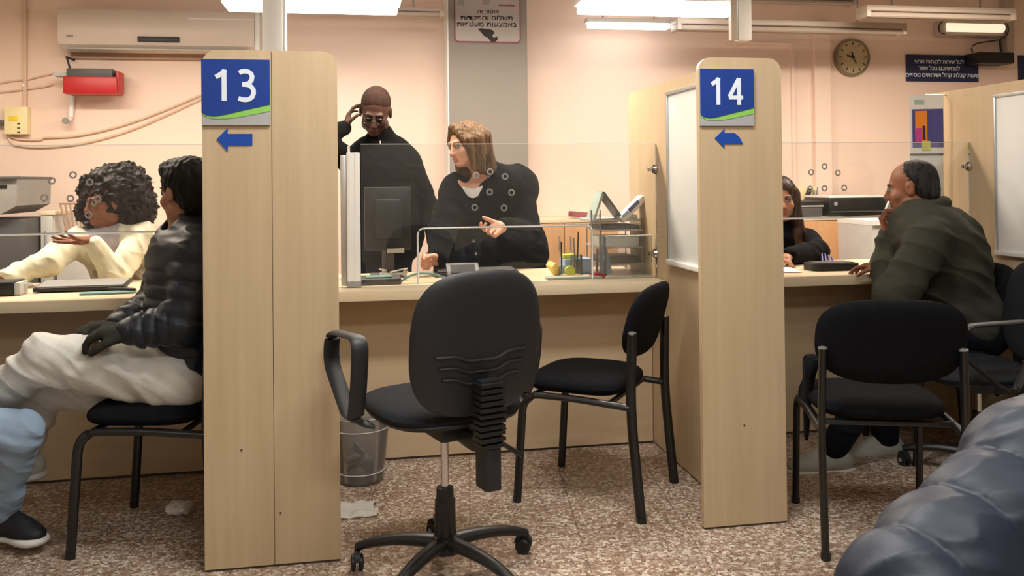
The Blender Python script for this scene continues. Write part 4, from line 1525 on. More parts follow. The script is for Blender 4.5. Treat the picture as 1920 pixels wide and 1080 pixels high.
# tent calendar on the trays
t = thing('desk_calendar', (1.19, 4.22, CZ + 0.26), 'white triangular tent calendar standing on the document trays', 'calendar')
zt = at(1150, 359, 4.25).z
zb = CZ + 0.275
MB().prism([(0, 0), (0.012, 0), (0.062, zt - zb), (0.048, zt - zb)], (1.14, 4.3, zb), (1, 0, 0), (0, 0, 1), 0.14).build('left_page', M['pale'], t)
MB().prism([(0.150, 0), (0.162, 0), (0.062, zt - zb), (0.050, zt - zb)], (1.14, 4.3, zb), (1, 0, 0), (0, 0, 1), 0.14).build('right_page', M['dgrey'], t)
# payment terminal
t = thing('payment_terminal', (1.32, 4.22, CZ + 0.28), 'pale blue and white payment terminal tilted beside the tent calendar', 'card terminal')
Rr = Matrix.Rotation(-0.75, 3, 'Y')
MB().box((1.345, 4.18, zb + 0.05), (0.17, 0.09, 0.035), Rr, 0.01).build('body', M['white'], t)
MB().box((1.345, 4.134, zb + 0.065), (0.07, 0.004, 0.02), Rr, 0.001).build('display', M['violet'], t)
MB().box((1.30, 4.134, zb + 0.025), (0.04, 0.004, 0.015), Rr, 0.001).build('keypad', M['lblue'], t)
MB().bx(1.29, 1.37, 4.15, 4.22, zb - 0.0, zb + 0.02, 0.004).build('foot', M['lgrey'], t)
# small brown object on the rear cabinet
a = at(1092, 403, 5.95)
o = MB().box((a.x, 6.0, 1.045), (0.16, 0.10, 0.04), (0, 0.1, 0.1), 0.01).build('stapler', M['rose'])
tag(o, 'small dark reddish object on the brown cabinet behind the standing woman', 'stapler')

# ---------------------------------------------------------------- left counter
t = thing('desk_phone', (-1.60, 4.2, CZ), 'black box device at the left edge of the left counter', 'device')
a = at(-20, 556, 4.05); b = at(33, 526, 4.05)
MB().bx(a.x, b.x, 4.0, 4.14, CZ, b.z, 0.008).build('body', M['black'], t)
MB().bx(b.x, b.x + 0.025, 4.01, 4.1, CZ, b.z - 0.005, 0.005).build('side', M['lgrey'], t)
m = MB()
m.tube(bez((b.x + 0.02, 4.06, CZ + 0.04), (b.x + 0.08, 4.06, CZ + 0.06), (b.x + 0.05, 4.1, CZ + 0.005), (b.x + 0.09, 4.12, CZ + 0.012), 10), 0.005, 8)
m.build('cord', M['lgrey'], t)
t = thing('clipboard', (-1.28, 4.17, CZ), 'long thin black tablet lying before the clerk in cream cardigan', 'tablet')
MB().box((-1.25, 4.16, CZ + 0.022), (0.38, 0.16, 0.018), (0.12, 0, 0.02), 0.004).build('body', M['black'], t)
MB().box((-1.25, 4.16, CZ + 0.0325), (0.36, 0.13, 0.002), (0.12, 0, 0.02)).build('screen', M['grey'], t)
MB().bx(-1.46, -1.08, 4.19, 4.22, CZ, CZ + 0.02, 0.003).build('foot', M['dgrey'], t)
o = MB().box((-1.10, 3.99, CZ + 0.004), (0.22, 0.07, 0.006), (0, 0, 0.05), 0.001).build('notepad', M['teal'])
tag(o, 'thin green pad on the left counter beside the puffer jacket sleeve', 'notepad')
o = MB().tube([(-1.12, 4.06, CZ + 0.014), (-0.99, 3.99, CZ + 0.014)], 0.006, 8).build('pen', M['ink'])
tag(o, 'black pen lying across the thin green pad', 'pen')
# ---------------------------------------------------------------- right counter
t = thing('stamp_tray', (2.42, 4.15, CZ), 'low black tray with rounded ends on the right counter', 'tray')
m = MB().prism(rrect(0.26, 0.14, (0.04,) * 4), (2.24, 3.98, CZ + 0.035), (1, 0, 0), (0, 1, 0), -0.034)
m.build('body', M['black'], t)
MB().bx(2.27, 2.47, 4.0, 4.1, CZ + 0.035, CZ + 0.04, 0.001).build('inlay', M['dgrey'], t)
for i, (x, y, rz, lb) in enumerate(((1.94, 4.30, 0.3, 'white paper sheet under the clerk\'s black sleeve on the right counter'), (2.09, 4.12, -0.25, 'white paper sheet nearest the low black tray on the right counter'))):
    o = MB().box((x, y, CZ + 0.002 + i * 0.001), (0.21, 0.297, 0.001), (0, 0, rz)).build('paper_sheet', M['paper'])
    tag(o, lb, 'paper')
o = MB().box((1.80, 4.22, CZ + 0.010), (0.26, 0.16, 0.014), (0, 0, -0.15), 0.004).build('desk_pad', M['black'])
tag(o, 'flat black pad on the right counter beside the 14 partition', 'pad')
m = MB()
for i in range(4):
    m.tube([(2.50 + i * 0.022, 4.36, CZ + 0.006), (2.53 + i * 0.02, 4.42, CZ + 0.055 - i * 0.01)], 0.006, 8)
o = m.build('pen_bundle', M['violet'])
tag(o, 'small bundle of violet pens on the right counter by the olive sleeve', 'pens')
# white sign paper behind the man, on the counter edge
o = MB().box((2.86, 4.2, CZ + 0.30), (0.14, 0.02, 0.10), (0.15, 0.35, 0), 0.003).build('paper_holder', M['white'])
o2 = MB().bx(2.84, 2.88, 4.21, 4.23, CZ, CZ + 0.3, 0.002).build('stem', M['dgrey'], o)
tag(o, 'white paper on a small stand behind the olive coat shoulder', 'paper')

# hanging poster calendar by the right partition
a = at(1703, 179, 4.15); b = at(1768, 181, 4.09); c = at(1700, 345, 4.15)
t = thing('poster', (a.x, 4.12, c.z), 'hanging calendar poster with a blue picture above the seated man', 'poster')
ax = Vector((b.x - a.x, -0.06, 0)); W = ax.length; ax.normalize()
zb = at(1700, 400, 4.15).z
H = a.z - zb
org = Vector((a.x, 4.15, zb))
lay = lambda x0, x1, z0, z1, off, nm, mt: MB().prism([(x0 * W, z0 * H), (x1 * W, z0 * H), (x1 * W, z1 * H), (x0 * W, z1 * H)], org + Vector((0, -off, 0)), ax, (0, 0, 1), 0.002).build(nm, M[mt], t, smooth=False)
lay(0, 1, 0.50, 1, 0.004, 'upper_sheet', 'paper')
lay(0.02, 0.98, 0, 0.50, 0.0, 'lower_sheet', 'board')
lay(0.0, 0.96, 0.490, 0.505, 0.007, 'spine', 'dgrey')
lay(0.08, 0.97, 0.555, 0.88, 0.0065, 'picture', 'violet')
lay(0.16, 0.50, 0.60, 0.865, 0.009, 'picture_detail', 'orange')
lay(0.16, 0.34, 0.60, 0.72, 0.0105, 'picture_detail', 'pink')
lay(0.36, 0.44, 0.62, 0.74, 0.0105, 'picture_detail', 'ink')
lay(0.34, 0.58, 0.53, 0.61, 0.0105, 'picture_detail', 'lime')
lay(0.15, 0.42, 0.92, 0.96, 0.0065, 'logo', 'pale')
MB().tube([org + ax * (W * 0.5) + Vector((0, 0, H)), (3.10, 4.12, org.z + H + 0.0)], 0.004, 8).build('hook', M['alu'], t)

# ---------------------------------------------------------------- bin and litter
t = thing('waste_bin', (-0.02, 3.80, 0), 'smoky clear plastic waste bin behind the swivel chair beside the wide partition', 'bin')
MB().lathe([(0, 0.003), (0.095, 0.003), (0.10, 0.01), (0.13, 0.285), (0.134, 0.295), (0.130, 0.298), (0.127, 0.285), (0.097, 0.014), (0, 0.010)], (-0.02, 3.80, 0), (0, 0, 1), 36).build('bucket', M['bin'], t)
for z, r_ in ((0.235, 0.127), (0.05, 0.106), (0.29, 0.133)):
    ring = [(-0.02 + r_ * math.cos(2 * PI * i / 32), 3.80 + r_ * math.sin(2 * PI * i / 32), z) for i in range(32)]
    MB().tube(ring, 0.0025, 6, closed=True).build('ring', M['lgrey'], t)
m = MB()
rr = random.Random(5)
for i in range(7):
    a_ = rr.random() * 6.28
    m.box((-0.02 + 0.05 * math.cos(a_), 3.80 + 0.05 * math.sin(a_), 0.04 + 0.012 * i), (0.09, 0.06, 0.004), (rr.random(), rr.random() * 0.8, a_))
o = m.build('waste_paper', M['grey'])
tag(o, 'crumpled waste paper lying inside the smoky clear bin', 'paper')
o['kind'] = 'stuff'


def crumple(name, c, r, squash, label, seed, mat='paper', nx=1.0):
    b = bmesh.new()
    bmesh.ops.create_icosphere(b, subdivisions=3, radius=r)
    rs = random.Random(seed)
    dirs = [Vector((rs.gauss(0, 1), rs.gauss(0, 1), rs.gauss(0, 1))).normalized() for _ in range(14)]
    for v in b.verts:
        n = v.co.normalized()
        k = max(0.72, min(1.12, 0.85 + 0.3 * max(n.dot(d) for d in dirs) - 0.35 * abs(math.sin(5 * n.dot(dirs[0])))))
        v.co = v.co * k
        v.co.x *= nx
        v.co.z = max(v.co.z * squash, -r * squash * 0.7)
    zmin = min(v.co.z for v in b.verts)
    for v in b.verts:
        v.co += Vector((c[0], c[1], c[2] - zmin))
    m = MB()
    m.add(b)
    tag(m.build(name, M[mat], None, smooth=False), label, 'paper')


crumple('crumpled_tissue', (-0.72, 3.56, 0.001), 0.055, 0.55, 'crumpled white tissue on the floor under the left chair', 2)
b = bmesh.new()
gx = 8
vs = {}
for i in range(gx + 1):
    for j in range(gx + 1):
        x, y = -0.12 + 0.16 * i / gx, 3.36 + 0.16 * j / gx
        vs[i, j] = b.verts.new((x + 0.01 * math.sin(j), y, 0.004 + 0.02 * abs(math.sin(i * 0.9 + 0.5) * math.sin(j * 0.7 + 0.3))))
for i in range(gx):
    for j in range(gx):
        b.faces.new((vs[i, j], vs[i + 1, j], vs[i + 1, j + 1], vs[i, j + 1]))
bmesh.ops.solidify(b, geom=b.faces[:], thickness=0.001)
m = MB(); m.add(b)
tag(m.build('paper_scrap', M['paper']), 'white creased paper scrap on the floor beside the wide partition', 'paper')


# ---------------------------------------------------------------- chairs
def visitor_chair(loc, rz, label, cat='chair', back_w=0.47, back_h=0.30):
    """local +Y is the front"""
    t = thing('visitor_chair', loc, label, cat, rz=rz, group=None)
    L = dict(local=True)
    seat_m = Matrix.Translation((0, 0.03, 0.480)) @ Matrix.Rotation(PI / 2, 4, 'X')
    MB().pad(0.46, 0.43, 0.078, 3.6, seat_m, n=18, curv2=-0.12).build('seat', M['fabric'], t, **L)
    bm_ = Matrix.Translation((0, -0.250, 0.735)) @ Matrix.Rotation(0.27, 4, 'X')
    MB().pad(back_w, back_h, 0.055, 2.9, bm_, curve=0.45, n=18).build('backrest', M['fabric'], t, **L)
    for s in (-1, 1):
        x = 0.235 * s
        rear = rounded([(x * 1.0, -0.275, 0.0), (x, -0.235, 0.43), (x * 0.97, -0.245, 0.71)], 0.15)
        MB().tube(rear, 0.0135, 12, flat=1.5, up=(0, 1, 0)).build('leg', M['blackm'], t, **L)
        front = rounded([(x * 1.0, 0.245, 0.0), (x * 0.98, 0.215, 0.437), (x * 0.98, 0.0, 0.44), (x * 0.99, -0.235, 0.427)], 0.075)
        MB().tube(front, 0.0135, 12, flat=1.3, up=(0, 1, 0)).build('leg', M['blackm'], t, **L)
        MB().lathe([(0, 0), (0.016, 0), (0.017, 0.004), (0.0165, 0.022), (0, 0.022)], (x, -0.275, 0), (0, 0, 1), 14).build('foot_cap', M['black'], t, **L)
        MB().lathe([(0, 0), (0.016, 0), (0.017, 0.004), (0.0165, 0.022), (0, 0.022)], (x, 0.245, 0), (0, 0, 1), 14).build('foot_cap', M['black'], t, **L)
        MB().lathe([(0, 0), (0.0155, 0), (0.0155, 0.008), (0, 0.012)], (x * 0.97, -0.245, 0.707), (0, 0, 1), 14).build('tube_cap', M['alu'] if cat == 'chair' else M['black'], t, **L)
    MB().tube([(-0.23, 0.17, 0.437), (0.23, 0.17, 0.437)], 0.011, 10).tube([(-0.232, -0.15, 0.435), (0.232, -0.15, 0.435)], 0.011, 10).build('crossbar', M['blackm'], t, **L)
    return t


def heading(d):
    return math.atan2(-d[0], d[1])


# positions come from where the feet stand on the floor
visitor_chair((0.94, 3.46, 0), heading((-0.81, 0.58)), 'black armless visitor chair facing left beside the number 14 partition')
visitor_chair((1.845, 2.88, 0), heading((0.30, 0.95)), 'black armless visitor chair seen from behind in front of the olive coat man', back_w=0.50, back_h=0.31)
visitor_chair((-0.725, 3.385, 0), heading((-0.97, 0.20)), 'black visitor chair under the man in the dark puffer jacket')
visitor_chair((-1.86, 3.28, 0), heading((0.98, -0.05)), 'black visitor chair under the person in blue jeans at left edge')


def swivel_chair(loc, rz, label, arms=True, seat_z=0.47, base_rot=0.0):
    t = thing('swivel_chair', loc, label, 'office chair', rz=rz)
    L = dict(local=True)
    # base
    MB().lathe([(0, 0.075), (0.05, 0.075), (0.052, 0.095), (0.042, 0.125), (0.034, 0.13), (0, 0.13)], n=24).build('hub', M['black'], t, **L)
    MB().lathe([(0, 0.115), (0.036, 0.115), (0.034, 0.245), (0.029, 0.25), (0.028, 0.285), (0.019, 0.287), (0, 0.287)], n=24).build('column_cover', M['black'], t, **L)
    MB().lathe([(0, 0.28), (0.013, 0.28), (0.013, seat_z - 0.06), (0, seat_z - 0.06)], n=18).build('gas_lift', M['chrome'], t, **L)
    for k in range(5):
        a = base_rot + 2 * PI * k / 5
        d = Vector((math.cos(a), math.sin(a), 0))
        s = Vector((-d.y, d.x, 0))
        pts = bez(d * 0.03 + Vector((0, 0, 0.105)), d * 0.14 + Vector((0, 0, 0.115)), d * 0.24 + Vector((0, 0, 0.10)), d * 0.305 + Vector((0, 0, 0.072)), 10)
        leg = MB().tube(pts, [0.030 - 0.012 * i / 10 for i in range(11)], 12, flat=0.75, up=(0, 0, 1)).build('leg', M['black'], t, **L)
        c = d * 0.30 + s * 0.012
        ca = a + 0.9 + k * 1.3
        w = Vector((math.cos(ca), math.sin(ca), 0))
        m = MB()
        for q in (-1, 1):
            m.lathe([(0, -0.006), (0.02, -0.008), (0.0265, -0.004), (0.0265, 0.004), (0.02, 0.008), (0, 0.006)], c + w * 0.013 * q + Vector((0, 0, 0.0265)), w, 22)
        cs = m.build('castor', M['black'], leg, local=True)
        hood = MB().lathe([(0.0, -0.010), (0.031, -0.010), (0.031, 0.010), (0, 0.010)], c + Vector((0, 0, 0.036)), w, 20)
        bmesh.ops.delete(hood.bm, geom=[v for v in hood.bm.verts if v.co.z < 0.034], context='VERTS')
        hood.bm.faces.ensure_lookup_table()
        hood.build('castor_hood', M['shell'], leg, local=True)
        MB().lathe([(0, -0.004), (0.009, -0.004), (0.009, 0.004), (0, 0.004)], c + w * 0.021 + Vector((0, 0, 0.0265)), w, 12).build('castor_cap', M['grey'], leg, local=True)
    # mechanism, lever
    MB().bx(-0.07, 0.07, -0.13, 0.09, seat_z - 0.095, seat_z - 0.03, 0.012).build('mechanism', M['black'], t, **L)
    MB().tube([(0.05, -0.02, seat_z - 0.07), (0.15, -0.04, seat_z - 0.085), (0.21, -0.04, seat_z - 0.11)], 0.007, 8, flat=0.6).build('lever', M['black'], t, **L)
    MB().tube([(0.04, -0.10, seat_z - 0.075), (0.13, -0.16, seat_z - 0.115), (0.20, -0.17, seat_z - 0.165)], 0.008, 8).build('lever', M['black'], t, **L)
    # seat: upholstered pad over a plastic pan
    sm = Matrix.Translation((0, 0.03, seat_z)) @ Matrix.Rotation(PI / 2, 4, 'X')
    MB().pad(0.49, 0.47, 0.07, 3.2, sm, n=18, curv2=-0.12).build('seat', M['fabricg'], t, **L)
    sm = Matrix.Translation((0, 0.02, seat_z - 0.022)) @ Matrix.Rotation(PI / 2, 4, 'X')
    MB().pad(0.47, 0.45, 0.05, 3.0, sm, n=14).build('seat_pan', M['shell'], t, **L)
    # backrest pad in a plastic shell
    tilt = 0.13
    bmx = Matrix.Translation((0, -0.265, seat_z + 0.238)) @ Matrix.Rotation(tilt, 4, 'X')
    MB().pad(0.43, 0.44, 0.05, 2.9, bmx @ Matrix.Translation((0, 0.022, 0)), curve=0.5, n=20).build('backrest', M['fabricg'], t, **L)
    sh = MB().pad(0.45, 0.455, 0.045, 2.9, bmx, curve=0.5, n=20).build('back_shell', M['shell'], t, **L)
    for k in range(3):
        z = -0.045 - 0.035 * k
        w = 0.155 - 0.012 * k
        pts = []
        for i in range(17):
            x = -w + 2 * w * i / 16
            zz = z + (0.018 if abs(x) > 0.09 else 0.018 * (max(0.0, (abs(x) - 0.05)) / 0.04)) 
            y = -0.0225 + 0.5 * x * x - 0.001
            pts.append(bmx @ Vector((x, y, zz)))
        MB().tube(pts, 0.005, 8).build('ridge', M['black'], sh, local=True)
    # spine with bellows
    sp = [(0, -0.10, seat_z - 0.07), (0, -0.24, seat_z - 0.08), (0, -0.318, seat_z + 0.02), (0, -0.322, seat_z + 0.13)]
    MB().tube(rounded(sp, 0.06), 0.032, 12, flat=0.4, up=(0, 1, 0)).build('spine', M['black'], t, **L)
    m = MB()
    for k in range(11):
        z = seat_z - 0.055 + k * 0.018
        yy = -0.315 - 0.003 * math.cos(k)
        m.box((0, yy - 0.006, z), (0.088 - 0.002 * abs(k - 5), 0.055, 0.0115), bev=0.003)
    m.bx(-0.036, 0.036, -0.335, -0.30, seat_z - 0.065, seat_z + 0.14, 0.006)
    m.build('bellows', M['black'], t, **L)
    MB().bx(-0.026, 0.026, -0.345, -0.27, seat_z - 0.19, seat_z - 0.06, 0.008).build('lower_spine', M['shell'], t, **L)
    if arms:
        for s in (-1, 1):
            x = 0.315 * s
            path = rounded([(x * 0.80, 0.03, seat_z - 0.04), (x * 0.98, 0.04, seat_z - 0.02), (x, 0.22, seat_z + 0.13),
                            (x, 0.20, seat_z + 0.235), (x, -0.075, seat_z + 0.255), (x, -0.055, seat_z + 0.10), (x * 0.98, 0.0, seat_z - 0.02), (x * 0.80, 0.0, seat_z - 0.04)], 0.055)
            MB().tube(path, 0.028, 12, flat=0.30, up=(0, 0, 1)).build('armrest', M['shell'], t, **L)
    return t


SW1 = swivel_chair((0.26, 2.84, 0), heading((-0.34, 0.94)), 'black swivel office chair with loop armrests in the centre foreground', base_rot=0.0 - heading((-0.34, 0.94)) + 0.314, seat_z=0.565)
SW2 = swivel_chair((2.60, 3.28, 0), heading((-0.97, 0.24)), 'black swivel office chair with armrests at the right edge, turned to the left', base_rot=1.0)
visitor_chair((2.70, 3.68, 0), heading((-0.99, 0.1)), 'black visitor chair under the man in the olive coat')
SW3 = swivel_chair((-1.14, 4.95, 0), heading((-0.5, -0.86)), 'black office chair under the clerk in cream cardigan', arms=False, base_rot=0.2)
SW4 = swivel_chair((2.45, 5.0, 0), heading((0, -1)), 'black office chair under the long-haired clerk', arms=False, base_rot=0.1)




# ---------------------------------------------------------------- people
def add3(p, q):
    return Vector(p) + Vector(q)


def person(label, J, H, skin, lip, brow, hands, h=0.0055, head_kw={}, feet=None, build=1.0, eye='8f857b'):
    """one continuous body mesh under an empty at the feet"""
    base = (float(J['pelvis'][0]), float(J['pelvis'][1]), 0)
    t = thing('person', base, label, 'person')
    J['headbase'] = H(0, -0.02, -0.07)
    S = Sdf()
    limbs(S, J, 0.0, col=0, build=0.9 * build)
    H.add(S, 0, 1, 2, 3, 4, **head_kw)
    for a in hands:
        hand(S, *a[0], **a[1])
    for an, d in (feet or []):
        foot(S, an, Vector(an) + Vector(d))
    sdf_mesh('body', S, h, M['skin'], [skin, lip, brow, eye, '241812'], t)
    return t


def hdir(p, q):
    return [b - a for a, b in zip(p, q)]


# ---- 1 clerk in the cream cardigan behind the left counter
H = Head(at(200, 380, 4.62), (-0.78, -0.62, -0.08), (0.04, 0, 1))
J = dict(neck=at(222, 428, 4.72), chest=at(212, 438, 4.70), pelvis=(-1.17, 4.93, 0.58),
         shL=at(268, 442, 4.62), shR=at(146, 448, 4.66),
         elL=at(214, 516, 4.42), wrL=at(174, 452, 4.38), elR=at(92, 492, 4.45), wrR=at(6, 524, 4.24),
         hipL=(-1.08, 4.90, 0.56), hipR=(-1.27, 4.90, 0.56), knL=(-1.12, 4.44, 0.53), knR=(-1.33, 4.44, 0.53),
         anL=(-1.12, 4.50, 0.10), anR=(-1.34, 4.50, 0.10))
wl, wr = J['wrL'], J['wrR']
P1 = person('person with big dark curly hair in a cream cardigan, seated, one palm raised', J, H, '7d4f3a', '7a3f36', '1c1412',
            [((wl, (-1, -0.05, 0.06), (0.0, -0.25, 1), -1), dict(curl=(0.05, 0.12, 0.2, 0.3), spread=0.22, thumb=(0.9, 0.35))),
             ((wr, (-0.93, -0.3, -0.12), (0, 0, -1), -1), dict(curl=(0.2, 0.25, 0.3, 0.3)))],
            feet=[(J['anL'], (0, -1, 0)), (J['anR'], (0, -1, 0))], h=0.005)
S = Sdf()
limbs(S, J, 0.016, parts=('torso',), col=0)
S.disp = folds(0.003, 0.07, (0, 0, 1), 3)
sdf_mesh('top', S, 0.008, M['cloth'], ['b7b0ba'], P1)
S = Sdf()
limbs(S, J, 0.026, parts=('torso', 'arms'), col=0, sleeve=0.93, k=0.03)
up = unit(np.array(J['chest']) - np.array(J['pelvis']))
r_ = unit(np.array(J['shR']) - np.array(J['shL']))
f_ = unit(np.cross(up, r_))
c_ = np.array(J['chest'])
# open front
S.cap(c_ + f_ * 0.17 + up * 0.10, c_ + f_ * 0.19 - up * 0.50, 0.075, 0.06, 0.02, 0, sub=True)
S.ell(c_ + up * 0.09 + f_ * 0.06, (0.075, 0.075, 0.07), None, 0.02, 0, sub=True)
S.disp = creases(0.017, 0.045, (0.8, 0.1, 0.6), 5)
sdf_mesh('cardigan', S, 0.0058, M['knit'], ['dfdcc4'], P1)
S = Sdf()
limbs(S, J, 0.014, parts=('legs',), col=0)
S.cap(J['hipL'], J['hipR'], 0.12, None, 0.05, 0)
sdf_mesh('trousers', S, 0.009, M['cloth'], ['202226'], P1)
S = Sdf()
for (px, py, Y, r) in ((222, 368, 4.70, 0.145), (250, 385, 4.72, 0.115), (205, 352, 4.66, 0.115), (228, 398, 4.76, 0.13), (258, 402, 4.68, 0.085), (236, 345, 4.72, 0.11)):
    S.ell(at(px, py, Y), (r, r, r), None, 0.05, 0)
S.cap(at(163, 345, 4.66), at(155, 405, 4.64), 0.035, 0.03, 0.04, 0)
S.cap(at(156, 395, 4.64), at(172, 420, 4.62), 0.03, 0.025, 0.04, 0)
S.ell(H(-0.01, 0.125, -0.03), (0.085, 0.105, 0.095), H.R, 0.02, 0, sub=True)
def curls(P):
    return 0.016 * vnoise(P, 28, 1) + 0.010 * vnoise(P, 62, 2) + 0.006 * vnoise(P, 110, 3)
S.disp = curls
sdf_mesh('hair', S, 0.006, hair_mat('dark curly hair', '0e0b0b', '2b2322'), ['181313'], P1)

# ---- 2 man in the dark puffer jacket
H = Head(at(348, 362, 3.42), (-0.76, 0.62, -0.08), (0.02, 0, 1), 1.02)
J = dict(neck=at(352, 424, 3.42), chest=at(356, 440, 3.42), pelvis=at(345, 690, 3.40),
         shL=at(378, 468, 3.26), shR=at(335, 455, 3.60),
         elL=at(345, 606, 3.20), wrL=at(242, 622, 3.20), elR=at(292, 575, 3.58), wrR=at(222, 612, 3.38),
         hipL=at(335, 706, 3.31), hipR=at(330, 712, 3.48), knL=at(84, 672, 3.30), knR=at(74, 724, 3.46),
         anL=at(-60, 790, 3.46), anR=at(40, 856, 3.60))
P2 = person('person in a dark puffer jacket and white trousers, seated sideways with crossed legs', J, H, '9c6e55', '8a5548', '15110f',
            [((J['wrL'], (-0.95, 0.15, 0.08), (0, 0.3, -1), 1), dict(curl=(0.5, 0.6, 0.6, 0.7))),
             ((J['wrR'], (-0.9, -0.35, 0.05), (0, 0.1, -1), -1), dict(curl=(0.4, 0.5, 0.5, 0.6)))],
            feet=[(J['anL'], (-0.9, 0.1, -0.4)), (J['anR'], (-0.9, 0.3, -0.1))])
S = Sdf()
up = unit(np.array(J['chest']) - np.array(J['pelvis']))
limbs(S, J, 0.040, parts=('torso', 'arms'), col=0, sleeve=0.95, puff=((7, 0.012, 0.2), (4.0, 0.014, 0.1)), k=0.03, wide=1.02)
S.cap(at(352, 420, 3.42), at(350, 436, 3.42), 0.085, 0.10, 0.03, 0)
S.ell(H(0, -0.01, -0.0), (0.068, 0.09, 0.125), H.R, 0.02, 0, sub=True)
S.cap(at(335, 415, 3.40), at(352, 410, 3.42), 0.06, 0.06, 0.02, 0, sub=True)
S.disp = creases(0.010, 0.045, (0.3, 0.2, 0.9), 11)
sdf_mesh('puffer_jacket', S, 0.0065, M['nylon'], ['1b222c'], P2)
S = Sdf()
limbs(S, J, 0.024, parts=('legs',), col=0, legk=1.12)
S.cap(J['hipL'], J['hipR'], 0.115, None, 0.05, 0)
S.disp = creases(0.016, 0.05, (0.62, 0.1, 0.78), 21, 0.22)
sdf_mesh('trousers', S, 0.0062, M['cloth'], ['d4d5cf'], P2)
S = Sdf()
hand(S, J['wrL'], (-0.95, 0.15, 0.08), (0, 0.3, -1), 1, curl=(0.5, 0.6, 0.6, 0.7), s=1.1)
S.p = [tuple([q[0], q[1], q[2], (q[3] + 0.005 if q[0] == 'c' else q[3]), (q[4] + 0.005 if q[0] == 'c' else q[4])] + list(q[5:])) for q in S.p]
S.cap(Vector(J['wrL']) + Vector((0.03, 0, 0)), J['wrL'], 0.04, 0.036, 0.02, 0)
sdf_mesh('glove', S, 0.005, M['knit'], ['33332e'], P2)
S = Sdf()
hand(S, J['wrR'], (-0.9, -0.35, 0.05), (0, 0.1, -1), -1, curl=(0.4, 0.5, 0.5, 0.6), s=1.1)
S.p = [tuple([q[0], q[1], q[2], (q[3] + 0.005 if q[0] == 'c' else q[3]), (q[4] + 0.005 if q[0] == 'c' else q[4])] + list(q[5:])) for q in S.p]
S.cap(Vector(J['wrR']) + Vector((0.03, 0, 0)), J['wrR'], 0.04, 0.036, 0.02, 0)
sdf_mesh('glove', S, 0.005, M['knit'], ['33332e'], P2)
S = Sdf()
S.ell(H(0, -0.022, 0.045), (0.089, 0.112, 0.094), H.R, 0.02, 0)
S.ell(H(0, -0.06, -0.015), (0.078, 0.072, 0.09), H.R, 0.03, 0)
S.ell(H(0, 0.055, 0.098), (0.06, 0.05, 0.035), H.R, 0.03, 0)
S.ell(H(0, 0.135, -0.045), (0.095, 0.10, 0.095), H.R, 0.015, 0, sub=True)
S.ell(H(0, -0.0, -0.095), (0.10, 0.06, 0.085), H.R, 0.015, 0, sub=True)
S.disp = lambda P: 0.003 * np.sin(P[:, 0] * 160 + 2 * np.sin(P[:, 2] * 60)) * np.sin(P[:, 1] * 170)
sdf_mesh('hair', S, 0.005, hair_mat('short black hair', '060606', '15130f', 0.6), ['0b0b0b'], P2)
shoe('shoe', J['anR'], (-0.85, -0.35, -0.1), 'b9b9b4', 'd5d5d0', P2)
shoe('shoe', J['anL'], (-0.9, 0.1, -0.4), 'b9b9b4', 'd5d5d0', P2, up=(-0.35, 0, 0.93))

# ---- 3 person in blue jeans at the left edge
H = Head((-1.80, 3.20, 1.27), (0.97, 0.2, -0.1))
J = dict(neck=(-1.80, 3.22, 1.10), chest=(-1.79, 3.22, 1.06), pelvis=(-1.80, 3.26, 0.585),
         shL=(-1.79, 3.41, 1.04), shR=(-1.77, 3.03, 1.04), elL=(-1.68, 3.44, 0.76), elR=(-1.68, 2.98, 0.76),
         wrL=(-1.46, 3.36, 0.66), wrR=(-1.46, 3.10, 0.66),
         hipL=(-1.76, 3.35, 0.55), hipR=(-1.76, 3.17, 0.55), knL=(-1.40, 3.45, 0.50), knR=at(36, 812, 3.20),
         anL=(-1.60, 3.50, 0.105), anR=at(6, 945, 3.36))
J['anR'].z = 0.125
P3 = person('person in blue jeans and black sneakers, only knee and shin showing at left edge', J, H, 'b58468', '9a5a4c', '2a1c14',
            [((J['wrL'], (0.95, -0.1, -0.2), (0, 0, -1), 1), dict()), ((J['wrR'], (0.95, 0.1, -0.2), (0, 0, -1), -1), dict())],
            feet=[(J['anL'], (1, 0, 0)), (J['anR'], (0.8, -0.5, 0))], h=0.008)
S = Sdf()
limbs(S, J, 0.02, parts=('torso', 'arms'), col=0, sleeve=0.9)
S.disp = folds(0.005, 0.09, (0, 0, 1), 31)
sdf_mesh('sweater', S, 0.012, M['cloth'], ['4a4f58'], P3)
S = Sdf()
limbs(S, J, 0.012, parts=('legs',), col=0, legk=1.08)
S.cap(J['hipL'], J['hipR'], 0.12, None, 0.05, 0)
S.disp = creases(0.011, 0.04, (0.5, 0, 0.86), 33)
sdf_mesh('jeans', S, 0.006, M['cloth'], ['8ea4ba'], P3)
S = Sdf()
S.ell(H(0, -0.022, 0.045), (0.087, 0.108, 0.094), H.R, 0.02, 0)
S.ell(H(0, 0.135, -0.045), (0.095, 0.10, 0.10), H.R, 0.015, 0, sub=True)
sdf_mesh('hair', S, 0.009, hair_mat('brown hair', '1d130d', '3a281d'), ['2a1c14'], P3)
shoe('sneaker', J['anR'], (0.8, -0.45, 0), '1d1e22', 'cfcfc8', P3)
shoe('sneaker', J['anL'], (1, 0.1, 0), '1d1e22', 'cfcfc8', P3)

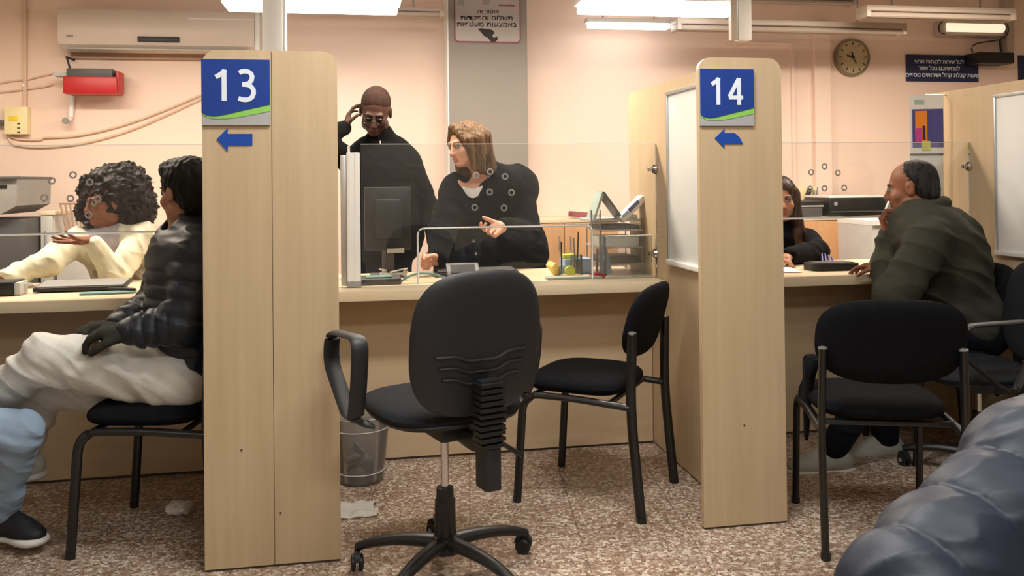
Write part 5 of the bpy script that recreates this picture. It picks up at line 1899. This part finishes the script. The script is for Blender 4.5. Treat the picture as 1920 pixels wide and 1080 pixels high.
# ---- 4 standing man in black
H = Head(at(704, 210, 5.2), (-0.10, -0.80, -0.52), (0.04, -0.5, 1), 1.16)
J = dict(neck=at(714, 264, 5.30), chest=at(712, 285, 5.32), pelvis=(0.15, 5.38, 0.95),
         shL=at(766, 302, 5.30), shR=at(656, 302, 5.30),
         elL=(0.41, 5.32, 1.12), wrL=(0.43, 5.16, 0.90), elR=at(600, 262, 5.06), wrR=at(648, 238, 5.20),
         hipL=(0.20, 5.38, 0.90), hipR=(0.03, 5.38, 0.90), knL=(0.21, 5.36, 0.50), knR=(0.02, 5.36, 0.50),
         anL=(0.21, 5.40, 0.10), anR=(0.02, 5.40, 0.10))
P4 = person('person in a black sweater with glasses, standing behind the middle counter, hand at head', J, H, '4a3027', '50302a', '120d0b',
            [((J['wrR'], (0.22, 0.12, 0.95), (0.9, 0.05, -0.3), -1), dict(curl=(0.35, 0.4, 0.4, 0.5), spread=0.15, thumb=(0.8, 0.5), s=1.02)),
             ((J['wrL'], (-0.1, -0.6, -0.75), (-1, 0, 0), -1), dict())],
            feet=[(J['anL'], (0.1, -1, 0)), (J['anR'], (-0.1, -1, 0))], h=0.0055, eye='3a2c26')
S = Sdf()
limbs(S, J, 0.022, parts=('torso', 'arms'), col=0, sleeve=0.95, build=1.05, wide=1.28)
S.cap(at(714, 252, 5.27), at(714, 275, 5.31), 0.075, 0.09, 0.03, 0)
S.ell(H(0, 0.0, -0.02), (0.075, 0.10, 0.13), H.R, 0.015, 0, sub=True)
S.disp = folds(0.0035, 0.08, (0.3, 0, 0.9), 41)
sdf_mesh('sweater', S, 0.007, M['cloth'], ['0b0b0d'], P4)
z_ = at(713, 272, 5.19)
MB().box((z_.x, z_.y, z_.z), (0.008, 0.006, 0.05), (0.2, 0, 0), 0.002).build('zip_pull', M['lgrey'], P4)
S = Sdf()
limbs(S, J, 0.018, parts=('legs',), col=0)
S.cap(J['hipL'], J['hipR'], 0.12, None, 0.05, 0)
sdf_mesh('trousers', S, 0.012, M['cloth'], ['17181c'], P4)
S = Sdf()
S.ell(H(0, -0.022, 0.046), (0.089, 0.109, 0.096), H.R, 0.02, 0)
S.ell(H(0, 0.15, -0.01), (0.14, 0.13, 0.13), H.R, 0.02, 0, sub=True)
S.ell(H(0, 0.0, -0.08), (0.12, 0.15, 0.07), H.R, 0.02, 0, sub=True)
sdf_mesh('hair', S, 0.006, hair_mat('cropped black hair', '2a1a14', '38251d', 0.8), ['0f0c0b'], P4)


def spectacles(H, parent):
    m = MB()
    for q in (-1, 1):
        ring = [Vector(H(q * 0.032 + 0.022 * math.cos(a), 0.108 - 0.01 * abs(math.cos(a)), 0.002 + 0.017 * math.sin(a))) for a in [2 * PI * i / 18 for i in range(18)]]
        m.tube(ring, 0.0016, 6, closed=True)
        m.tube([H(q * 0.054, 0.10, 0.006), H(q * 0.080, 0.02, 0.006), H(q * 0.083, -0.02, -0.005)], 0.0018, 6)
    m.tube([H(-0.01, 0.108, 0.004), H(0.01, 0.108, 0.004)], 0.0016, 6)
    g = m.build('spectacles', M['blackm'], parent)
    for q in (-1, 1):
        ring = [(0.020 * math.cos(a), 0.015 * math.sin(a)) for a in [2 * PI * i / 18 for i in range(18)]]
        MB().prism(ring, Vector(H(q * 0.032, 0.104, 0.002)), Vector(H.r), Vector(H.u), 0.001).build('lens', M['lens'], g)


spectacles(H, P4)
shoe('shoe', J['anL'], (0.1, -1, 0), '111214', '0c0c0c', P4)
shoe('shoe', J['anR'], (-0.1, -1, 0), '111214', '0c0c0c', P4)

# ---- 5 standing woman in the black cardigan
H = Head(at(872, 272, 4.70), (-0.84, -0.50, -0.20), (-0.10, 0.0, 1))
J = dict(neck=at(908, 322, 4.80), chest=at(915, 342, 4.82), pelvis=(0.86, 5.0, 0.82),
         shL=at(975, 352, 4.88), shR=at(856, 352, 4.74),
         elL=at(988, 438, 4.72), wrL=at(944, 424, 4.48), elR=at(828, 440, 4.58), wrR=at(822, 488, 4.34),
         hipL=(0.95, 5.0, 0.80), hipR=(0.77, 5.0, 0.80), knL=(0.95, 4.94, 0.44), knR=(0.76, 4.94, 0.44),
         anL=(0.95, 5.0, 0.10), anR=(0.76, 5.0, 0.10))
P5 = person('person with shoulder-length blond-brown hair in a black cardigan leaning over the middle counter', J, H, 'd19c83', 'b8736a', '6b4a33',
            [((J['wrL'], (-0.78, -0.30, -0.35), (-0.35, -0.75, 0.45), 1), dict(curl=(0.55, 0.7, 0.8, 0.95), spread=0.2, thumb=(0.75, 0.5), s=1.05)),
             ((J['wrR'], (-0.95, -0.2, 0.0), (-0.1, -0.9, -0.3), 1), dict(curl=(1.15, 1.2, 1.25, 1.3), spread=0.05, thumb=(0.5, 0.7), s=1.0))],
            feet=[(J['anL'], (0, -1, 0)), (J['anR'], (0, -1, 0))], h=0.0048)
up = unit(np.array(J['chest']) - np.array(J['pelvis']))
r_ = unit(np.array(J['shR']) - np.array(J['shL']))
f_ = unit(np.cross(up, r_))
r_ = unit(np.cross(f_, up))
c_ = np.array(J['chest'])
S = Sdf()
limbs(S, J, 0.018, parts=('torso',), col=0, build=1.08)
S.ell(np.array(at(886, 318, 4.70)), (0.105, 0.15, 0.105), None, 0.01, 0, sub=True)
sdf_mesh('shirt', S, 0.007, M['cloth'], ['dcdbd8'], P5)
S = Sdf()
limbs(S, J, 0.032, parts=('torso', 'arms'), col=0, sleeve=0.9, build=1.15, wide=1.02, k=0.05)
S.ell(np.array(at(965, 350, 4.95)), (0.14, 0.12, 0.13), None, 0.08, 0)
S.ell(np.array(J['pelvis']) + np.array((0.0, 0, 0.06)), (0.22, 0.16, 0.2), None, 0.08, 0)
S.cap(np.array(at(884, 325, 4.68)), np.array(at(888, 368, 4.655)), 0.095, 0.045, 0.008, 0, sub=True)
S.ell(np.array(at(893, 312, 4.72)), (0.10, 0.14, 0.085), None, 0.02, 0, sub=True)
S.cap(np.array(at(862, 400, 4.78)), np.array(at(855, 505, 4.86)), 0.13, 0.13, 0.06, 0)
S.disp = creases(0.009, 0.06, (0.5, 0, 0.8), 51)
sdf_mesh('cardigan', S, 0.006, M['knit'], ['0c0d10'], P5)
for (px, py, Y) in ((893, 476, 4.66), (896, 498, 4.68), (889, 452, 4.64)):
    b_ = at(px, py, Y)
    MB().lathe([(0, 0), (0.008, 0), (0.008, 0.003), (0, 0.004)], (b_.x, b_.y + 0.02, b_.z), (0, -1, 0), 14).build('button', M['chrome'], P5)
S = Sdf()
limbs(S, J, 0.018, parts=('legs',), col=0)
S.cap(J['hipL'], J['hipR'], 0.12, None, 0.05, 0)
sdf_mesh('trousers', S, 0.012, M['cloth'], ['15161a'], P5)
S = Sdf()
S.ell(H(0, -0.026, 0.042), (0.086, 0.104, 0.091), H.R, 0.02, 0)
S.cap(H(-0.078, -0.03, 0.02), H(-0.088, -0.01, -0.15), 0.040, 0.024, 0.03, 0)       # far side lock
S.cap(H(-0.082, 0.035, 0.03), H(-0.080, 0.035, -0.13), 0.024, 0.014, 0.03, 0)
S.cap(H(0.080, -0.03, 0.03), H(0.098, -0.035, -0.165), 0.040, 0.032, 0.03, 0)
S.cap(H(0.076, 0.012, 0.04), H(0.092, 0.0, -0.14), 0.026, 0.022, 0.03, 0)
S.cap(H(0, -0.10, 0.03), H(0.02, -0.115, -0.165), 0.06, 0.05, 0.04, 0)
S.cap(H(0.05, -0.09, 0.02), H(0.07, -0.10, -0.17), 0.05, 0.045, 0.04, 0)
S.cap(H(-0.05, -0.09, 0.02), H(-0.05, -0.10, -0.15), 0.05, 0.04, 0.04, 0)
S.cap(H(0.02, 0.05, 0.108), H(0.078, 0.04, 0.02), 0.016, 0.016, 0.03, 0)
S.cap(H(0.01, 0.05, 0.108), H(-0.075, 0.045, 0.02), 0.016, 0.014, 0.03, 0)
S.ell(H(0, 0.130, -0.012), (0.068, 0.090, 0.108), H.R, 0.015, 0, sub=True)
S.disp = lambda P: 0.0028 * np.sin(((P - H.c) @ H.r) * 330 + 2.0 * np.sin(((P - H.c) @ H.u) * 30)) * np.sin(((P - H.c) @ H.f) * 300 + 1.0)
sdf_mesh('hair', S, 0.0048, hair_mat('blond brown hair', '3f2f22', '6e5438', 0.6), ['8a6a48'], P5)

# ---- 6 clerk with long dark hair right of partition 14
H = Head(at(1464, 374, 4.66), (-0.30, -0.95, -0.10))
J = dict(neck=at(1462, 424, 4.72), chest=at(1462, 440, 4.72), pelvis=(2.45, 4.98, 0.585),
         shL=at(1514, 452, 4.70), shR=at(1404, 450, 4.70),
         elL=at(1532, 492, 4.50), wrL=at(1478, 497, 4.30), elR=at(1380, 492, 4.45), wrR=at(1440, 497, 4.28),
         hipL=(2.54, 4.96, 0.56), hipR=(2.36, 4.96, 0.56), knL=(2.56, 4.5, 0.53), knR=(2.34, 4.5, 0.53),
         anL=(2.56, 4.52, 0.10), anR=(2.34, 4.52, 0.10))
for k_ in ('elL', 'elR', 'wrL', 'wrR'):
    J[k_].z = max(J[k_].z, 0.875)
P6 = person('person with long dark brown hair, black jacket, half hidden by the number 14 partition', J, H, 'ad7657', '94504a', '20140f',
            [((J['wrL'], (-0.9, -0.35, -0.1), (0, 0, -1), 1), dict()), ((J['wrR'], (0.7, -0.6, -0.1), (0, 0, -1), -1), dict())],
            feet=[(J['anL'], (0, -1, 0)), (J['anR'], (0, -1, 0))])
up, f_ = np.array((0, 0.2, 1.0)), np.array((0, -1.0, 0))
c_ = np.array(J['chest'])
S = Sdf()
limbs(S, J, 0.014, parts=('torso',), col=0)
sdf_mesh('shirt', S, 0.008, M['cloth'], ['d2d3cf'], P6)
S = Sdf()
limbs(S, J, 0.026, parts=('torso', 'arms'), col=0, sleeve=0.95)
S.cap(c_ + f_ * 0.19 + np.array((0.0, 0, 0.08)), c_ + f_ * 0.17 + np.array((0.0, 0, -0.30)), 0.085, 0.06, 0.02, 0, sub=True)
S.disp = folds(0.004, 0.08, (0.3, 0, 0.9), 61)
sdf_mesh('jacket', S, 0.007, M['cloth'], ['0e0f14'], P6)
S = Sdf()
limbs(S, J, 0.014, parts=('legs',), col=0)
S.cap(J['hipL'], J['hipR'], 0.12, None, 0.05, 0)
sdf_mesh('trousers', S, 0.012, M['cloth'], ['15161a'], P6)
S = Sdf()
S.ell(H(0, -0.022, 0.045), (0.088, 0.108, 0.095), H.R, 0.02, 0)
for q in (-1, 1):
    S.cap(H(q * 0.078, 0.01, 0.04), H(q * 0.10, 0.04, -0.20), 0.026, 0.032, 0.03, 0)
    S.cap(H(q * 0.10, 0.04, -0.20), H(q * 0.115, 0.10, -0.36), 0.034, 0.024, 0.03, 0)
    S.cap(H(q * 0.07, -0.05, 0.02), H(q * 0.09, -0.05, -0.22), 0.05, 0.05, 0.03, 0)
S.cap(H(0, -0.09, 0.02), H(0, -0.13, -0.28), 0.07, 0.05, 0.04, 0)
S.ell(H(0, 0.13, -0.015), (0.066, 0.09, 0.108), H.R, 0.015, 0, sub=True)
S.disp = lambda P: 0.002 * np.sin(P[:, 0] * 300) * np.sin(P[:, 1] * 280)
sdf_mesh('hair', S, 0.006, hair_mat('long dark brown hair', '1a110d', '4a3226', 0.4), ['2a1c15'], P6)

# ---- 7 old man in the olive coat
H = Head(at(1706, 352, 3.72), (-0.75, 0.63, -0.14), (-0.12, 0.05, 1), 1.08)
J = dict(neck=at(1722, 398, 3.66), chest=at(1735, 415, 3.64), pelvis=(2.82, 3.67, 0.60),
         shL=at(1745, 448, 3.46), shR=at(1712, 430, 3.84),
         elL=at(1672, 562, 3.46), wrL=at(1655, 512, 3.72), elR=at(1664, 508, 3.98), wrR=at(1664, 436, 3.94),
         hipL=(2.84, 3.56, 0.57), hipR=(2.86, 3.74, 0.57), knL=(2.36, 3.52, 0.53), knR=(2.42, 3.74, 0.53),
         anL=at(1562, 842, 3.52), anR=at(1660, 822, 3.68))
J['wrL'].z = 0.87
P7 = person('person in an olive grey coat seated at the right counter, seen from behind', J, H, '8a5a42', '7a4338', '2a2522',
            [((J['wrR'], (-0.35, 0.1, 0.9), (0.75, -0.4, 0.3), 1), dict(curl=(0.9, 0.95, 1.0, 1.0))),
             ((J['wrL'], (-0.5, 0.85, 0), (0, 0, -1), 1), dict())],
            feet=[(J['anL'], (-1, 0.1, 0)), (J['anR'], (-1, 0.1, 0))], build=1.05, h=0.0055)
S = Sdf()
limbs(S, J, 0.038, parts=('torso', 'arms'), col=0, sleeve=0.92, build=1.18, wide=1.02, k=0.05)
p_ = np.array(J['pelvis'])
S.ell(p_ + np.array((0.0, -0.02, 0.03)), (0.20, 0.22, 0.15), None, 0.08, 0)
S.ell(np.array(at(1785, 480, 3.70)), (0.13, 0.19, 0.2), None, 0.10, 0)
S.cap(H(0, -0.05, -0.115), H(0, 0.03, -0.15), 0.090, 0.088, 0.03, 0)
S.ell(H(0, 0.02, -0.035), (0.080, 0.115, 0.118), H.R, 0.012, 0, sub=True)
S.disp = creases(0.020, 0.072, (0.5, 0.1, 0.85), 75, 0.30)
sdf_mesh('coat', S, 0.0065, M['cloth'], ['3b3b33'], P7)
# stand-up collar and sleeve flap of the coat
S = Sdf()
n_ = np.array(J['neck'])
for i in range(12):
    a0, a1 = -0.75 * PI + 1.5 * PI * i / 12, -0.75 * PI + 1.5 * PI * (i + 1) / 12
    pt = lambda a: H(0.100 * math.sin(a), -0.035 - 0.092 * math.cos(a), -0.105 - 0.022 * math.cos(a) * -1)
    S.cap(pt(a0), pt(a1), 0.020, 0.020, 0.02, 0)
    S.cap((pt(a0) + (n_ - H(0, -0.02, -0.1)) * 0.35), (pt(a1) + (n_ - H(0, -0.02, -0.1)) * 0.35), 0.026, 0.026, 0.02, 0)
S.disp = creases(0.004, 0.05, (0, 0, 1), 79)
sdf_mesh('collar', S, 0.005, M['cloth'], ['37372f'], P7)
S = Sdf()
limbs(S, J, 0.022, parts=('legs',), col=0)
S.cap(J['hipL'], J['hipR'], 0.12, None, 0.05, 0)
S.disp = folds(0.005, 0.07, (0.3, 0, 0.9), 77)
sdf_mesh('trousers', S, 0.008, M['cloth'], ['12151d'], P7)
S = Sdf()
S.ell(H(0, -0.030, 0.040), (0.084, 0.100, 0.088), H.R, 0.02, 0)
S.ell(H(0, -0.062, -0.02), (0.074, 0.064, 0.075), H.R, 0.03, 0)
S.ell(H(0, 0.162, -0.03), (0.12, 0.105, 0.115), H.R, 0.015, 0, sub=True)
S.ell(H(0, 0.03, -0.085), (0.11, 0.08, 0.085), H.R, 0.015, 0, sub=True)
S.disp = lambda P: 0.0015 * np.sin(P[:, 0] * 260) * np.sin(P[:, 2] * 240)
sdf_mesh('hair', S, 0.005, hair_mat('greying black hair', '161413', '3a3735', 0.7), ['222020'], P7)
shoe('shoe', J['anL'], (-1, 0.06, 0), 'a9aba6', 'c9c9c2', P7, s=1.12)
shoe('shoe', J['anR'], (-1, 0.06, 0), 'a9aba6', 'c9c9c2', P7, s=1.12)

# ---- 8 person in the blue-grey puffer jacket, lower right foreground
H = Head((1.54, 1.40, 1.12), (-0.95, 0.25, -0.1))
J = dict(neck=(1.52, 1.42, 0.95), chest=(1.50, 1.42, 0.91), pelvis=(1.62, 1.40, 0.54),
         shL=at(1955, 892, 1.30), shR=(1.74, 1.60, 0.84), elL=at(1712, 1125, 1.16), wrL=at(1600, 1330, 1.10),
         elR=(1.84, 1.68, 0.62), wrR=(1.66, 1.56, 0.58),
         hipL=(1.54, 1.30, 0.53), hipR=(1.56, 1.50, 0.53), knL=(1.12, 1.20, 0.50), knR=(1.14, 1.46, 0.50),
         anL=(1.09, 1.22, 0.10), anR=(1.10, 1.5, 0.10))
P8 = person('person in a shiny blue-grey puffer jacket, only sleeve and shoulder showing at lower right', J, H, 'b58468', '9a5a4c', '2a1c14',
            [((J['wrL'], (-0.9, 0.3, -0.2), (0, 0, -1), 1), dict()), ((J['wrR'], (-0.9, -0.3, -0.2), (0, 0, -1), -1), dict())],
            feet=[(J['anL'], (-1, 0, 0)), (J['anR'], (-1, 0, 0))], h=0.007)
S = Sdf()
s_, e_ = np.array(J['shL']), np.array(J['elL'])
S.cap(s_, e_, 0.112, 0.108, 0.010, 0, puff=(3.0, 0.017, 0.22))
S.cap(e_, J['wrL'], 0.10, 0.07, 0.012, 0, puff=(3, 0.018, 0.0))
S.cap(J['shR'], J['elR'], 0.11, 0.10, 0.02, 0, puff=(3.0, 0.02, 0.1))
S.cap(J['elR'], J['wrR'], 0.10, 0.07, 0.02, 0, puff=(3.0, 0.02, 0.1))
S.cap(J['pelvis'], J['chest'], 0.18, 0.15, 0.015, 0, puff=(4.2, 0.022, 0.1))
S.cap(s_ + np.array((-0.005, 0.0, 0.01)), s_ + np.array((0.28, 0.10, -0.01)), 0.124, 0.125, 0.008, 0, puff=(2.2, 0.014, 0.25))
S.ell(H(0, 0.0, -0.03), (0.08, 0.12, 0.15), H.R, 0.02, 0, sub=True)
S.cap(H(0, -0.06, -0.19), H(0, 0.05, -0.20), 0.10, 0.09, 0.015, 0)
S.disp = creases(0.0065, 0.045, (0.2, 0.9, 0.4), 81, 0.35)
sdf_mesh('puffer_jacket', S, 0.0055, M['nylon'], ['232c3b'], P8)
S = Sdf()
limbs(S, J, 0.018, parts=('legs',), col=0)
S.cap(J['hipL'], J['hipR'], 0.12, None, 0.05, 0)
sdf_mesh('trousers', S, 0.012, M['cloth'], ['1c1f26'], P8)
S = Sdf()
S.ell(H(0, -0.022, 0.045), (0.088, 0.108, 0.095), H.R, 0.02, 0)
S.ell(H(0, 0.13, -0.04), (0.09, 0.1, 0.10), H.R, 0.015, 0, sub=True)
sdf_mesh('hair', S, 0.009, hair_mat('dark hair', '16100c', '33241a'), ['2a1c14'], P8)
shoe('shoe', J['anL'], (-1, 0, 0), '1a1b1f', '101010', P8)
shoe('shoe', J['anR'], (-1, 0, 0), '1a1b1f', '101010', P8)
visitor_chair((1.58, 1.40, 0), heading((-0.97, 0.1)), 'black visitor chair under the person in the blue-grey puffer jacket')

# dark garment draped over the left side of the visitor chair seen from behind
S = Sdf()
S.cap(at(1516, 690, 2.98), at(1512, 815, 2.99), 0.050, 0.022, 0.03, 0, flat=(unit((0.94, -0.33, 0)), 0.4))
S.cap(at(1528, 680, 2.96), at(1506, 740, 3.05), 0.035, 0.04, 0.03, 0, flat=(unit((0.94, -0.33, 0)), 0.4))
S.disp = creases(0.010, 0.04, (0.3, 0.9, 0.0), 91, 0.2)
o = sdf_mesh('scarf', S, 0.006, M['cloth'], ['101114'], None)
tag(o, 'dark scarf hanging off the left side of the visitor chair seen from behind', 'scarf')


# ---------------------------------------------------------------- groups of like things
GROUPS = dict(visitor_chair='black visitor chairs', swivel_chair='black swivel office chairs', partition='pale wood partitions',
              counter='service counters', glass_screen='glass screens over the counters', whiteboard='whiteboards on the partitions',
              number_sign='counter number signs', arrow_sticker='blue arrow stickers', tube_light='tube light fittings under the ceiling',
              wall_cable='cables on the rear wall', cabinet='cabinets along the rear wall', wall_sign='navy wall signs',
              pen_holder='clear pen holders', paper_stack='paper stacks in the document trays', paper_sheet='loose sheets on the right counter')
for o in list(COL.objects):
    if o.parent is None and 'label' in o:
        base = o.name.split('.')[0]
        if base in GROUPS:
            o['group'] = GROUPS[base]
